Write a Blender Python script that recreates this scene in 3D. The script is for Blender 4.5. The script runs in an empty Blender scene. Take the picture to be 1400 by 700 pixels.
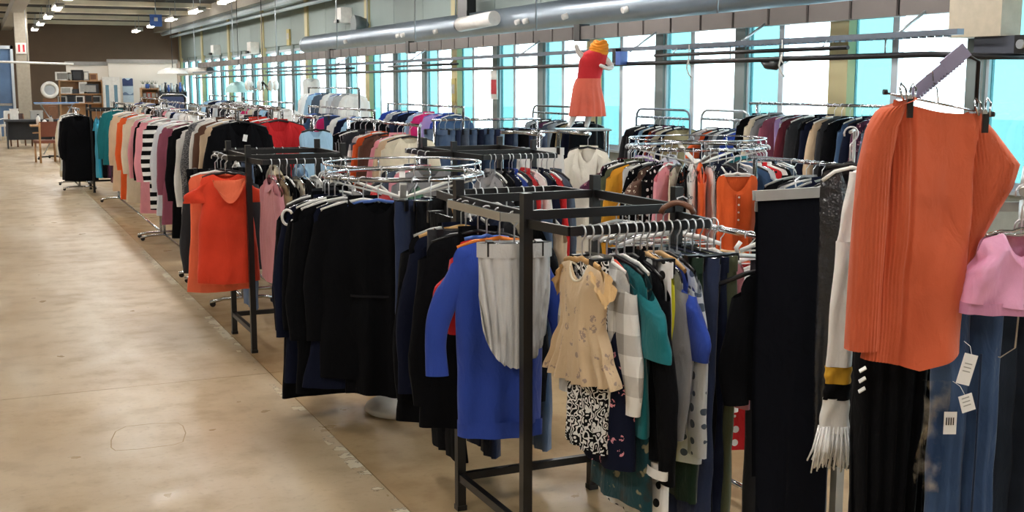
import bpy, math, random
from mathutils import Vector, noise
from math import sin, cos, pi, radians as R
random.seed(7)
SC = bpy.context.scene
COL = SC.collection
# ------------------------------------------------------------------ camera, sky, exposure
F_PX, EYE = 1600.0, 1.67                       # focal length in pixels of the 1400x700 frame, eye height in metres
PITCH = math.atan(235 / 1600.0)
YAW = math.atan(732 / (F_PX / cos(PITCH)))
cd = bpy.data.cameras.new('camera'); cam = bpy.data.objects.new('camera', cd); COL.objects.link(cam)
cam.location = (0, 0, EYE); cam.rotation_euler = (pi / 2 - PITCH, 0, -YAW)
cd.sensor_width = 36; cd.lens = 36 * F_PX / 1400; cd.clip_start = 0.05; cd.clip_end = 400
SC.camera = cam
SC.view_settings.view_transform = 'Standard'; SC.view_settings.look = 'None'
SC.view_settings.gamma = 1; SC.view_settings.use_curve_mapping = False
SC.view_settings.exposure = 1.2
LAMP_STRENGTH = 40.0
W = bpy.data.worlds.new('overcast_sky'); SC.world = W; W.use_nodes = True
bg = W.node_tree.nodes['Background']; bg.inputs[0].default_value = (0.80, 0.93, 1.0, 1); bg.inputs[1].default_value = 3.4
SC.cycles.max_bounces = 7; SC.cycles.diffuse_bounces = 4; SC.cycles.transparent_max_bounces = 12
SC.cycles.caustics_reflective = False; SC.cycles.caustics_refractive = False

def ray(px, py):
    x = (px - 700) / F_PX; y = (350 - py) / F_PX
    fw = cos(PITCH) + y * sin(PITCH); up = -sin(PITCH) + y * cos(PITCH)
    return Vector((fw * sin(YAW) + x * cos(YAW), fw * cos(YAW) - x * sin(YAW), up))
def at_z(px, py, z): r = ray(px, py); return r * ((z - EYE) / r.z) + Vector((0, 0, EYE))
def at_x(px, py, X): r = ray(px, py); return r * (X / r.x) + Vector((0, 0, EYE))
def at_y(px, py, Y): r = ray(px, py); return r * (Y / r.y) + Vector((0, 0, EYE))
def at_d(px, py, d): return ray(px, py) * d + Vector((0, 0, EYE))

# ------------------------------------------------------------------ colours and materials
def lin(c): c /= 255.0; return c / 12.92 if c <= .04045 else ((c + .055) / 1.055) ** 2.4
def rgb(h): return (lin(int(h[0:2], 16)), lin(int(h[2:4], 16)), lin(int(h[4:6], 16)), 1)
PAL = dict(black='090a0e', charcoal='2c2d32', navy='12172a', grey='85868a', white='e8e8e6', cream='e3d9c2', beige='cdb598',
           tan='c9a878', brown='5a3f33', teal='126a72', blue='2945a0', denim='3a5578', indigo='232f4e', red='c8242a', scarlet='d63f24',
           orange='e2602c', rust='b8532c', pink='e59aa6', rose='bd8088', mauve='8d4b5f', plum='4f2440', lilac='b39ad0', olive='565c45',
           green='2c5a3e', yellow='dede30', mustard='e0a02c', turquoise='2aa0c4', sky='a6cdea', pale='cfd6de', coral='e8704e', magenta='d02a70',
           burgundy='5c1c2a', slate='4c5a6c', silver='aeb0b4', khaki='8c7c5c', forest='1c3426')
MATS = {}
def nodes(name):
    m = bpy.data.materials.new(name); m.use_nodes = True
    nt = m.node_tree; b = nt.nodes['Principled BSDF']
    return m, nt, b
def N(nt, t, **kw):
    n = nt.nodes.new(t)
    for k, v in kw.items():
        if isinstance(k, str) and hasattr(n, k): setattr(n, k, v)
    return n
def val(nt, op, a, b=None, c=None):
    n = nt.nodes.new('ShaderNodeMath'); n.operation = op
    for i, s in enumerate((a, b, c)):
        if s is None: continue
        if isinstance(s, (int, float)): n.inputs[i].default_value = s
        else: nt.links.new(s, n.inputs[i])
    return n.outputs[0]
def mixc(nt, fac, a, b):
    n = nt.nodes.new('ShaderNodeMix'); n.data_type = 'RGBA'
    for i, s in ((0, fac), (6, a), (7, b)):
        if isinstance(s, (int, float)): n.inputs[i].default_value = s
        elif isinstance(s, (tuple, list)): n.inputs[i].default_value = s
        else: nt.links.new(s, n.inputs[i])
    return n.outputs[2]
def tex(nt, scale, detail=3, vec=None, kind='ShaderNodeTexNoise'):
    n = nt.nodes.new(kind); n.inputs['Scale'].default_value = scale
    if 'Detail' in n.inputs: n.inputs['Detail'].default_value = detail
    if vec is not None: nt.links.new(vec, n.inputs['Vector'])
    return n
def ocoord(nt): return nt.nodes.new('ShaderNodeTexCoord').outputs['Object']
def step(nt, v, a, b):
    n = nt.nodes.new('ShaderNodeMapRange'); n.inputs[1].default_value = a; n.inputs[2].default_value = b
    nt.links.new(v, n.inputs[0]); return n.outputs[0]
def bump(nt, b, h, strength=.3, dist=.002):
    n = nt.nodes.new('ShaderNodeBump'); n.inputs['Strength'].default_value = strength; n.inputs['Distance'].default_value = dist
    nt.links.new(h, n.inputs['Height']); nt.links.new(n.outputs[0], b.inputs['Normal'])
def solid(name, hexc, rough=.5, metal=0, var=.12, scale=14, spec=.5):
    if name in MATS: return MATS[name]
    m, nt, b = nodes(name); c = rgb(hexc); o = ocoord(nt)
    t = tex(nt, scale, 4, o)
    d = tuple(x * (1 - var * 2) for x in c[:3]) + (1,)
    u = tuple(min(1, x * (1 + var)) for x in c[:3]) + (1,)
    nt.links.new(mixc(nt, t.outputs[0], d, u), b.inputs['Base Color'])
    b.inputs['Roughness'].default_value = rough; b.inputs['Metallic'].default_value = metal
    b.inputs['Specular IOR Level'].default_value = spec
    MATS[name] = m; return m
def emit(name, col, strength):
    m = bpy.data.materials.new(name); m.use_nodes = True; nt = m.node_tree; nt.nodes.clear()
    e = nt.nodes.new('ShaderNodeEmission'); e.inputs[0].default_value = col; e.inputs[1].default_value = strength
    o = nt.nodes.new('ShaderNodeOutputMaterial'); nt.links.new(e.outputs[0], o.inputs[0]); return m
def fabric(color, pattern='plain', second=None, rough=.88):
    key = ('fab', color, pattern, second)
    if key in MATS: return MATS[key]
    m, nt, b = nodes('fabric_%s_%s' % (color, pattern))
    c = rgb(PAL.get(color, color)); c2 = rgb(PAL.get(second or 'white', second or 'e8e8e6'))
    o = ocoord(nt); sep = nt.nodes.new('ShaderNodeSeparateXYZ'); nt.links.new(o, sep.inputs[0])
    X, Y, Z = sep.outputs
    base = c
    if pattern == 'stripe': base = mixc(nt, val(nt, 'GREATER_THAN', val(nt, 'SINE', val(nt, 'MULTIPLY', Z, 2 * pi / .085)), 0.1), c, c2)
    elif pattern == 'pinstripe': base = mixc(nt, val(nt, 'GREATER_THAN', val(nt, 'SINE', val(nt, 'MULTIPLY', X, 2 * pi / .022)), .55), c, c2)
    elif pattern == 'check':
        a = val(nt, 'GREATER_THAN', val(nt, 'SINE', val(nt, 'MULTIPLY', X, 2 * pi / .11)), 0)
        d = val(nt, 'GREATER_THAN', val(nt, 'SINE', val(nt, 'MULTIPLY', Z, 2 * pi / .13)), 0)
        base = mixc(nt, val(nt, 'MULTIPLY', val(nt, 'ADD', a, d), .5), c, c2)
    elif pattern == 'dots':
        v = tex(nt, 1, 0, None, 'ShaderNodeTexVoronoi'); v.inputs['Randomness'].default_value = 0.25
        mp = nt.nodes.new('ShaderNodeVectorMath'); mp.operation = 'MULTIPLY'; mp.inputs[1].default_value = (19, 0, 19); nt.links.new(o, mp.inputs[0]); nt.links.new(mp.outputs[0], v.inputs['Vector'])
        base = mixc(nt, val(nt, 'LESS_THAN', v.outputs['Distance'], .27), c, c2)
    elif pattern == 'swirl':
        w = nt.nodes.new('ShaderNodeTexWave'); w.inputs['Scale'].default_value = 16; w.inputs['Distortion'].default_value = 16; w.inputs['Detail'].default_value = 1; w.inputs['Detail Scale'].default_value = 2.5
        nt.links.new(o, w.inputs['Vector']); base = mixc(nt, val(nt, 'GREATER_THAN', w.outputs[1], .55), c, c2)
    elif pattern in ('floral', 'print'):
        v = tex(nt, 24 if pattern == 'floral' else 15, 0, o, 'ShaderNodeTexVoronoi')
        n2 = tex(nt, 95 if pattern == 'floral' else 22, 2, o)
        f = val(nt, 'MULTIPLY', val(nt, 'LESS_THAN', v.outputs['Distance'], .33 if pattern == 'floral' else .5), val(nt, 'GREATER_THAN', n2.outputs[0], .52 if pattern == 'floral' else .48))
        base = mixc(nt, f, c, c2)
    elif pattern == 'camo':
        n2 = tex(nt, 13, 4, o); base = mixc(nt, step(nt, n2.outputs[0], .5, .62), c, c2)
        n3 = tex(nt, 19, 2, o); base = mixc(nt, step(nt, n3.outputs[0], .64, .67), base, rgb('8a8468'))
    elif pattern == 'tweed':
        n2 = tex(nt, 160, 1, o); base = mixc(nt, step(nt, n2.outputs[0], .4, .6), c, c2)
    elif pattern == 'denim':
        n2 = tex(nt, 4, 3, o); base = mixc(nt, val(nt, 'MULTIPLY', step(nt, n2.outputs[0], .42, .75), .5), c, c2)
    lo = tex(nt, 5, 3, o)
    dk = nt.nodes.new('ShaderNodeHueSaturation'); f = step(nt, lo.outputs[0], .25, .75)
    nt.links.new(val(nt, 'MULTIPLY_ADD', f, .22, .88), dk.inputs['Value'])
    if isinstance(base, tuple): dk.inputs['Color'].default_value = base
    else: nt.links.new(base, dk.inputs['Color'])
    nt.links.new(dk.outputs[0], b.inputs['Base Color'])
    fine = tex(nt, 420 if pattern != 'rib' else 250, 1, o)
    if pattern == 'vinyl':
        fine = tex(nt, 30, 3, o); bump(nt, b, fine.outputs[0], .9, .012)
    else:
        bump(nt, b, fine.outputs[0], .25, .0015); b1 = nt.nodes[-1]
        st = nt.nodes.new('ShaderNodeVectorMath'); st.operation = 'MULTIPLY'; st.inputs[1].default_value = (1.5, 1.5, .7); nt.links.new(o, st.inputs[0])
        wr_ = tex(nt, 16, 3, st.outputs[0]); wr_.inputs['Distortion'].default_value = .8
        b2_ = nt.nodes.new('ShaderNodeBump'); b2_.inputs['Strength'].default_value = .55; b2_.inputs['Distance'].default_value = .012
        nt.links.new(wr_.outputs[0], b2_.inputs['Height']); nt.links.new(b2_.outputs[0], b1.inputs['Normal'])
    b.inputs['Roughness'].default_value = .33 if pattern == 'satin' else .22 if pattern == 'vinyl' else rough
    b.inputs['Specular IOR Level'].default_value = .5 if pattern in ('satin', 'vinyl') else .25
    if pattern not in ('satin', 'vinyl'):
        dk_ = max(c[:3]) < .03; b.inputs['Sheen Weight'].default_value = .02 if dk_ else .15; b.inputs['Specular IOR Level'].default_value = .10 if dk_ else .25; b.inputs['Sheen Roughness'].default_value = .5
    MATS[key] = m; return m

M_BLACK = solid('black_steel', '0a090b', .38, .0, .1)
M_CHROME = solid('chrome', 'c9ccd2', .16, 1.0, .05)
M_GALV = solid('galvanised_steel', 'b4bcc4', .34, .85, .1, 5)
M_HOOK = solid('hook_steel', 'd6d8dc', .3, .55, .04)
M_WHITE = solid('white_enamel', 'e6e4de', .3)
M_PLWHITE = solid('white_plastic', 'ecebe8', .35)
M_PLBLACK = solid('black_plastic', '121216', .3)
M_PLGREY = solid('grey_plastic', 'a9aaa8', .4)
M_WOOD = solid('hanger_wood', 'c99d62', .45, 0, .2, 30)
M_PLORANGE = solid('orange_plastic', 'e07a20', .35)
M_PLBLUE = solid('blue_plastic', '4a6fc0', .3)
M_PLRED = solid('red_plastic', 'd84a34', .35)
M_TAG = solid('paper_tag', 'f2f2f2', .6, 0, .03)

# ------------------------------------------------------------------ mesh helpers
class MB:
    def __init__(s): s.v = []; s.f = []; s.sm = []
    def add(s, vs, fs, smooth=False):
        o = len(s.v); s.v += [tuple(v) for v in vs]; s.f += [tuple(i + o for i in f) for f in fs]; s.sm += [smooth] * len(fs); return s
    def box(s, a, b):
        (x0, y0, z0), (x1, y1, z1) = a, b
        x0, x1 = min(x0, x1), max(x0, x1); y0, y1 = min(y0, y1), max(y0, y1); z0, z1 = min(z0, z1), max(z0, z1)
        return s.add([(x0, y0, z0), (x1, y0, z0), (x1, y1, z0), (x0, y1, z0), (x0, y0, z1), (x1, y0, z1), (x1, y1, z1), (x0, y1, z1)],
                     [(3, 2, 1, 0), (4, 5, 6, 7), (0, 1, 5, 4), (1, 2, 6, 5), (2, 3, 7, 6), (3, 0, 4, 7)])
    def bar(s, p, q, w, h, up=(0, 0, 1)):              # rectangular bar from p to q
        p, q, up = Vector(p), Vector(q), Vector(up); d = (q - p).normalized()
        a = d.cross(up)
        if a.length < 1e-4: a = d.cross(Vector((1, 0, 0)))
        a.normalize(); c = a.cross(d).normalized(); a *= w / 2; c *= h / 2
        vs = [p - a - c, p + a - c, p + a + c, p - a + c, q - a - c, q + a - c, q + a + c, q - a + c]
        return s.add(vs, [(3, 2, 1, 0), (4, 5, 6, 7), (0, 1, 5, 4), (1, 2, 6, 5), (2, 3, 7, 6), (3, 0, 4, 7)])
    def tube(s, pts, r, n=8, rr=None, closed=False, caps=True, smooth=True, up=None):
        pts = [Vector(p) for p in pts]; m = len(pts); rs = r if isinstance(r, (list, tuple)) else [r] * m
        o = len(s.v); prev = None
        for i, p in enumerate(pts):
            if closed: d = pts[(i + 1) % m] - pts[i - 1]
            else: d = pts[min(i + 1, m - 1)] - pts[max(i - 1, 0)]
            d.normalize()
            if prev is None:
                a = d.cross(Vector(up) if up else (Vector((0, 0, 1)) if abs(d.z) < .9 else Vector((0, 1, 0))))
            else: a = prev - d * prev.dot(d)
            a.normalize(); prev = a; c = d.cross(a)
            q = rr if rr else 1
            for k in range(n):
                t = 2 * pi * k / n; s.v.append(tuple(p + a * cos(t) * rs[i] + c * sin(t) * rs[i] * q))
        L = m if closed else m - 1
        for i in range(L):
            for k in range(n):
                i2 = (i + 1) % m
                s.f.append((o + i * n + k, o + i * n + (k + 1) % n, o + i2 * n + (k + 1) % n, o + i2 * n + k)); s.sm.append(smooth)
        if caps and not closed:
            s.f.append(tuple(o + k for k in reversed(range(n)))); s.f.append(tuple(o + (m - 1) * n + k for k in range(n))); s.sm += [False, False]
        return s
    def lathe(s, prof, n=20, c=(0, 0, 0), smooth=True):
        o = len(s.v)
        for r, z in prof:
            for k in range(n):
                t = 2 * pi * k / n; s.v.append((c[0] + r * cos(t), c[1] + r * sin(t), c[2] + z))
        for i in range(len(prof) - 1):
            for k in range(n):
                s.f.append((o + i * n + k, o + i * n + (k + 1) % n, o + (i + 1) * n + (k + 1) % n, o + (i + 1) * n + k)); s.sm.append(smooth)
        return s
    def surf(s, fn, nu, nv, cu=False, smooth=True):
        o = len(s.v); U = nu if cu else nu + 1
        for j in range(nv + 1):
            for i in range(U): s.v.append(tuple(fn(i / nu, j / nv)))
        for j in range(nv):
            for i in range(nu):
                i2 = (i + 1) % U if cu else i + 1
                s.f.append((o + j * U + i, o + j * U + i2, o + (j + 1) * U + i2, o + (j + 1) * U + i)); s.sm.append(smooth)
        return s
    def mesh(s, name):
        me = bpy.data.meshes.new(name); me.from_pydata(s.v, [], s.f); me.polygons.foreach_set('use_smooth', s.sm)
        me.materials.append(None); me.update(); return me
    def build(s, name, mat, parent=None, **kw): return put(name, s.mesh(name), mat, parent, **kw)
def put(name, me, mat, parent=None, loc=None, rot=None):
    o = bpy.data.objects.new(name, me); COL.objects.link(o)
    if o.material_slots: o.material_slots[0].link = 'OBJECT'; o.material_slots[0].material = mat
    if parent: o.parent = parent
    if loc is not None: o.location = loc
    if rot is not None: o.rotation_euler = rot
    return o
def thing(name, label, cat, loc=(0, 0, 0), rz=0, group=None, rot=None):
    o = bpy.data.objects.new(name, None); o.empty_display_size = .1; COL.objects.link(o)
    o.location = loc; o.rotation_euler = rot or (0, 0, rz); return tag(o, label, cat, group)
def tag(o, label=None, cat=None, group=None, kind=None):
    for k, v in (('label', label), ('category', cat), ('group', group), ('kind', kind)):
        if v: o[k] = v
    return o
def struct(o): o['kind'] = 'structure'; return o
def B(a, b): return MB().box(a, b)
def T(pts, r, n=8, **k): return MB().tube(pts, r, n, **k)
def arc(c, r, a0, a1, n, ax='xz'):
    out = []
    for i in range(n + 1):
        t = a0 + (a1 - a0) * i / n
        p = (r * cos(t), r * sin(t))
        out.append((c[0] + p[0], c[1], c[2] + p[1]) if ax == 'xz' else (c[0] + p[0], c[1] + p[1], c[2]) if ax == 'xy' else (c[0], c[1] + p[0], c[2] + p[1]))
    return out
# ================================================================== THE SETTING
XW, X0, Y0, YB, HC = 7.3, -6.5, -4.0, 48.0, 4.0       # window wall, left wall, rear, back wall, ceiling height
# ---- floor: concrete slabs with recessed joints
def floor_mat(name, ca, cb, cc, cs):
    m, nt, b = nodes(name)
    g = nt.nodes.new('ShaderNodeNewGeometry'); o = g.outputs['Position']
    n1 = tex(nt, .9, 5, o); n2 = tex(nt, 4.5, 6, o); n3 = tex(nt, 34, 4, o)
    mp = nt.nodes.new('ShaderNodeVectorMath'); mp.operation = 'MULTIPLY'; mp.inputs[1].default_value = (2.6, .5, 1); nt.links.new(o, mp.inputs[0])
    n4 = tex(nt, .8, 4, mp.outputs[0])
    c = mixc(nt, step(nt, n1.outputs[0], .36, .64), rgb(ca), rgb(cb))
    c = mixc(nt, val(nt, 'MULTIPLY', step(nt, n2.outputs[0], .5, .72), .45), c, rgb(cs))
    c = mixc(nt, val(nt, 'MULTIPLY', step(nt, n4.outputs[0], .48, .68), .6), c, rgb(cc))
    c = mixc(nt, val(nt, 'MULTIPLY', step(nt, n3.outputs[0], .55, .75), .22), c, rgb('6f5538'))
    sp = tex(nt, 2.2, 1, o, 'ShaderNodeTexVoronoi')
    c = mixc(nt, val(nt, 'MULTIPLY', val(nt, 'LESS_THAN', sp.outputs['Distance'], .022), .8), c, rgb('2a221c'))
    nt.links.new(c, b.inputs['Base Color'])
    nt.links.new(val(nt, 'MULTIPLY_ADD', step(nt, n2.outputs[0], .3, .7), .22, .27), b.inputs['Roughness'])
    b.inputs['Specular IOR Level'].default_value = .45
    bump(nt, b, n3.outputs[0], .08, .004); return m
M_FLOOR = floor_mat('polished_concrete', 'ac9472', 'c6b294', 'd6cab6', '907856')
M_FLOOR_B = floor_mat('stained_concrete', '9c7f58', 'b99f79', 'c6b08c', '7a5c3c')
fl = struct(B((X0, Y0, -.3), (XW + .3, YB + .3, -.02)).build('floor', solid('joint_filler', 'b09a78', .9)))
JX = [X0, -4.5, 1.46, XW + .3]; JY = [Y0, .66] + [6.66 + 6 * k for k in range(7)] + [YB + .3]
for i in range(3):
    for j in range(len(JY) - 1):
        g = .0025
        B((JX[i] + g, JY[j] + g, -.02), (JX[i + 1] - g, JY[j + 1] - g, 0)).build('slab', M_FLOOR_B if i == 2 else M_FLOOR, fl)
m, nt, b = nodes('worn_line_paint')
g = nt.nodes.new('ShaderNodeNewGeometry'); n1 = tex(nt, 9, 5, g.outputs['Position']); n2 = tex(nt, 1.1, 2, g.outputs['Position'])
f = step(nt, val(nt, 'ADD', n1.outputs[0], val(nt, 'MULTIPLY', n2.outputs[0], .8)), .89, .92)
nt.links.new(f, b.inputs['Alpha']); b.inputs['Base Color'].default_value = rgb('d3c8b0'); b.inputs['Roughness'].default_value = .6
for k in range(12):
    MB().surf(lambda u, v: (1.395 + .06 * u, 2 + 2 * k + 1.98 * v, .001), 1, 4).build('painted_line', m, fl)
q = [at_z(x, y, 0) for x, y in ((152, 602), (158, 590), (172, 583), (210, 579), (243, 578), (250, 582), (254, 592), (250, 604), (238, 608), (190, 614), (158, 616), (152, 612))]
T([(p.x, p.y, -.004) for p in q], .0048, 6, closed=True).build('patch_outline', solid('patch_seam', 'a58c68', .7), fl)

# ---- ceiling: dark deck, cream joists, girders
ce = struct(B((X0, Y0, HC), (XW + .3, YB + .3, HC + .2)).build('ceiling', solid('roof_deck', '1e1812', .85, 0, .25, 3)))
M_JOIST = solid('joist_paint', 'ded6c0', .6, 0, .1, 3); M_GIRD = solid('girder_paint', '9a958a', .6, 0, .1)
k = 0
y = -2.5
while y < YB:
    B((X0, y, HC - .13), (XW - .9, y + .3, HC)).build('joist', M_JOIST, ce); y += 3.8
for x in (-5.0, .95): B((x, Y0, HC - .36), (x + .34, YB, HC - .13)).build('girder', M_GIRD, ce)
B((XW - .9, Y0, HC - .35), (XW - .55, YB, HC)).build('edge_beam', M_GIRD, ce)
M_PIPE = solid('painted_pipe', 'b9c9d2', .4, .2)
for x, z, r in ((6.45, 3.52, .07), (6.75, 3.42, .045)):
    T([(x, -2, z), (x, 46, z)], r, 10).build('ceiling_pipe', M_PIPE, ce)

# ---- window wall
M_PANEL = solid('wall_panel_paint', '8d9d9b', .6, 0, .05, 2); M_YEL = solid('yellow_column_paint', 'c2b98e', .55, 0, .06, 2)
M_TEALP = solid('green_pillar_paint', '7c8888', .55, 0, .08, 2); M_MULL = solid('window_frame_paint', 'c6d2dc', .4, .1, .05)
M_PARA = solid('parapet_paint', 'a6aca6', .7)
def glass(name, col):
    m = bpy.data.materials.new(name); m.use_nodes = True; nt = m.node_tree; nt.nodes.clear()
    t = nt.nodes.new('ShaderNodeBsdfTransparent'); t.inputs[0].default_value = col
    g = nt.nodes.new('ShaderNodeBsdfGlossy'); g.inputs['Roughness'].default_value = .05
    n = tex(nt, 3, 2, ocoord(nt)); fr = val(nt, 'MULTIPLY_ADD', n.outputs[0], .04, .04)
    mx = nt.nodes.new('ShaderNodeMixShader'); nt.links.new(fr, mx.inputs[0]); nt.links.new(t.outputs[0], mx.inputs[1]); nt.links.new(g.outputs[0], mx.inputs[2])
    o = nt.nodes.new('ShaderNodeOutputMaterial'); nt.links.new(mx.outputs[0], o.inputs[0]); return m
M_GCLEAR = glass('clear_window_glass', (.95, 1, 1, 1)); M_GTINT = glass('turquoise_window_glass', (.30, .48, .48, 1))
ZS, ZH = .85, 2.55
MOD = 4.80 / 3; YC = 8.70
wr = struct(B((XW, Y0, 0), (XW + .25, YB, ZS)).build('wall_right', M_PARA))
B((XW + .02, Y0, ZH), (XW + .1, YB, HC)).build('wall_core', M_PANEL, wr)
col_me = B((-.07, -.13, 0), (.02, .13, HC)).mesh('column'); pil_me = B((-.03, -.09, ZS), (.02, .09, ZH + .12)).mesh('pillar')
pan_me = B((-.025, .008, ZH + .1), (.02, MOD - .008, HC)).mesh('wall_panel')
k0 = -7; wn = 0
pane_a = B((.025, 0, ZS + .06), (.037, .51, ZH - .06)).mesh('pane'); pane_b = B((.025, 0, ZS + .06), (.037, .79, ZH - .06)).mesh('pane')
for k in range(k0, 25):
    y = YC + MOD * k                      # pillar or column position
    if y > YB - .2: break
    if k % 3 == 0: put('column', col_me, M_YEL, wr, (XW, y, 0))
    else: put('pillar', pil_me, M_TEALP, wr, (XW, y, 0))
    if y - MOD > Y0:
        put('wall_panel', pan_me, M_PANEL, wr, (XW, y - MOD, 0))
        wn += 1
        w = MB()
        w.box((XW + .0, y - MOD + .07, ZS), (XW + .08, y - .07, ZS + .06)); w.box((XW + .0, y - MOD + .07, ZH - .06), (XW + .08, y - .07, ZH))
        w = w.build('window_%d' % wn, M_MULL); struct(w)
        for a, c2 in ((y - .12, y - .07), (y - .70, y - .62), (y - MOD + .07, y - MOD + .12)):
            B((XW + .0, a, ZS + .06), (XW + .06, c2, ZH - .06)).build('mullion', M_MULL, w)
        put('pane', pane_a, M_GTINT, w, (XW, y - .63, 0)); put('pane', pane_b, M_GCLEAR, w, (XW, y - MOD + .12, 0))
        B((XW - .06, y - MOD + .1, ZS - .03), (XW + .05, y - .1, ZS)).build('window_sill', M_MULL, w)
B((XW + .3, -40, -.9), (60, 110, -.6)).build('ground_outside', solid('pale_paving', 'd6d8d6', .9))['kind'] = 'structure'
# ---- other walls
M_BACK = solid('brown_back_wall', '6e5b4b', .8, 0, .1, 1.5); M_LW = solid('left_wall_paint', 'b8b0a2', .8)
struct(B((X0, YB, 0), (XW + .25, YB + .25, HC)).build('wall_back', M_BACK))
struct(B((X0 - .25, Y0, 0), (X0, YB, HC)).build('wall_left', M_LW))
struct(B((X0, Y0 - .25, 0), (XW + .25, Y0, HC)).build('wall_front', M_LW))
# white partition in front of the back wall, in two heights
M_PART = solid('white_partition_paint', 'ded9d0', .7, 0, .04, 1); M_CAP = solid('grey_partition_cap', '8d8b88', .6)
YP = 40.0
a = at_y(90, 84, YP); b2 = at_y(147, 81, YP)
pt = struct(B((a.x, YP, 0), (b2.x, YP + .12, a.z - .12)).build('wall_partition', M_PART))
B((a.x - .03, YP - .03, a.z - .12), (b2.x, YP + .14, a.z)).build('partition_cap', M_CAP, pt)
c2 = at_y(240, 81, YP)
B((b2.x, YP - .15, 0), (c2.x, YP + .12, b2.z - .12)).build('partition_panel', M_PART, pt)
B((b2.x - .02, YP - .18, b2.z - .12), (c2.x + .03, YP + .14, b2.z)).build('partition_cap', M_CAP, pt)
# pier and far left doorway
a = at_y(20, 45, 36); c2 = at_y(38, 45, 36)
pr = struct(B((a.x, 36, 0), (c2.x, 36.5, HC)).build('wall_pier', solid('pier_paint', 'a69e90', .7)))
dA = at_y(-16, 62, 40); dB = at_y(17, 62, 40)
dr = struct(MB().box((dA.x, 40, 0), (dA.x + .08, 40.15, dA.z)).box((dB.x - .08, 40, 0), (dB.x, 40.15, dA.z)).box((dA.x, 40, dA.z - .1), (dB.x, 40.15, dA.z)).build('door_1', M_MULL))
B((dA.x + .08, 40.06, .05), (dB.x - .08, 40.075, dA.z - .1)).build('door_pane', solid('doorway_light_and_clothes', '5f7fa8', .3, 0, .3, 2), dr)  # bluish light and clothes in the doorway, put into the panel's colour
B((dA.x + .1, 40.03, 1.0), (dB.x - .1, 40.06, 1.08)).build('push_bar', M_CHROME, dr)

# ================================================================== CEILING LAMPS
M_TUBE = emit('fluorescent_tube', (1, .95, .89, 1), LAMP_STRENGTH)
tub_me = T([(0, -.72, 0), (0, .72, 0)], .024, 8).mesh('tube')
case_me = MB().box((-.105, -.76, .035), (.105, .76, .10)).box((-.1, -.76, -.02), (.1, -.73, .07)).box((-.1, .73, -.02), (.1, .76, .07)).mesh('casing')
rod_me = MB().tube([(0, 0, .1), (0, 0, .495)], .008, 6).mesh('hanging_rod')
ORD = ['first', 'second', 'third', 'fourth', 'fifth', 'sixth', 'seventh', 'eighth', 'ninth', 'tenth', 'eleventh', 'twelfth', 'thirteenth', 'fourteenth', 'fifteenth',
       'sixteenth', 'seventeenth', 'eighteenth', 'nineteenth', 'twentieth', 'twenty-first', 'twenty-second', 'twenty-third', 'twenty-fourth', 'twenty-fifth', 'twenty-sixth', 'twenty-seventh', 'twenty-eighth']
for rx, rn in ((-1.4, 'left lamp row'), (1.92, 'lamp row over the aisle'), (5.24, 'lamp row near the windows')):
    for k in range(-1, 11):  # nearest lamp of each row, behind the camera, is added to brighten the foreground
        t = thing('ceiling_lamp', 'fluorescent ceiling lamp, %s from the far end of the %s' % (ORD[10 - k], rn), 'lamp', (rx, 2.4 + 4.1 * k, 3.50), 0, 'fluorescent ceiling lamps')
        put('casing', case_me, M_WHITE, t)
        for s in (-.5, .5): put('hanging_rod', rod_me, M_GALV, t, (0, s, 0))
        for s in (-.065, .065): put('tube', tub_me, M_TUBE, t, (s, 0, .02))
b = thing('hanging_sign', 'small blue square sign hanging below the ceiling lamps', 'sign', at_d(213, 26, 32))
B((-.16, -.02, -.2), (.16, .02, .12)).build('board', solid('blue_sign', '2f5fb0', .5), b)
T([(0, 0, .12), (0, 0, 3.95 - b.location.z)], .012, 6).build('rod', M_GALV, b)
T([(0, -.022, -.06), (0, -.022, .04)], .05, 10).build('sign_mark', M_PLWHITE, b)

# ================================================================== OVERHEAD CONVEYOR, DUCT
M_DUCT = solid('duct_steel', '98a6b4', .34, .75, .12, 3)
du = thing('air_duct', 'large round galvanised air duct running along the window wall', 'duct', (6.75, 0, 2.53))
def ductr(u, v):
    y = 1.0 + v * 24.9; a = u * 2 * pi; r = .185 + .0035 * (1 if int(v * 249) % 6 == 0 else 0)
    return (r * cos(a), y, r * sin(a))
MB().surf(ductr, 24, 249, True).build('duct_pipe', M_DUCT, du)
MB().tube([(0, 25.86, 0), (0, 25.94, 0)], .19, 24).build('end_cap', M_GALV, du)
noz = T([(-.14, 0, -.03), (-.24, 0, -.06)], .035, 10).mesh('nozzle')
for x in (476, 548, 555, 600, 713, 724, 778, 860): p = at_x(x, 45, 6.6); put('nozzle', noz, M_PLWHITE, du, (0, p.y, 0))
p = at_x(1010, 10, 6.75)
for y in (p.y, 12.6, 17, 21.5): T([(0, y, .18), (0, y, HC - 2.53 - .01)], .012, 6).build('hanging_rod', M_GALV, du)
d2 = thing('air_duct', 'short white duct end jutting out by the far windows', 'duct', (6.45, 0, 2.08))
T([(0, 36.5, 0), (0, 42, 0)], .13, 18).build('duct_pipe', M_PLWHITE, d2); T([(0, 36.3, 0), (0, 36.5, 0)], .10, 14).build('end_cap', M_PLBLACK, d2)
T([(0, 39, .12), (0, 39, HC - 2.09)], .012, 6).build('hanging_rod', M_GALV, d2)
# cylinder spotlight on the duct
p = at_x(640, 34, 6.45)
s = thing('spotlight', 'white cylinder spotlight fixed on the round air duct', 'spotlight', p)
T([(-.12, -.0, .0), (.02, -.9, .05)], .10, 18).build('housing', M_PLWHITE, s); T([(-.12, .0, 0), (-.13, .05, 0)], .085, 16).build('lens', M_PLBLACK, s)
B((-.02, .0, .08), (.02, .35, .2)).build('bracket', M_PLBLACK, s)
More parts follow.
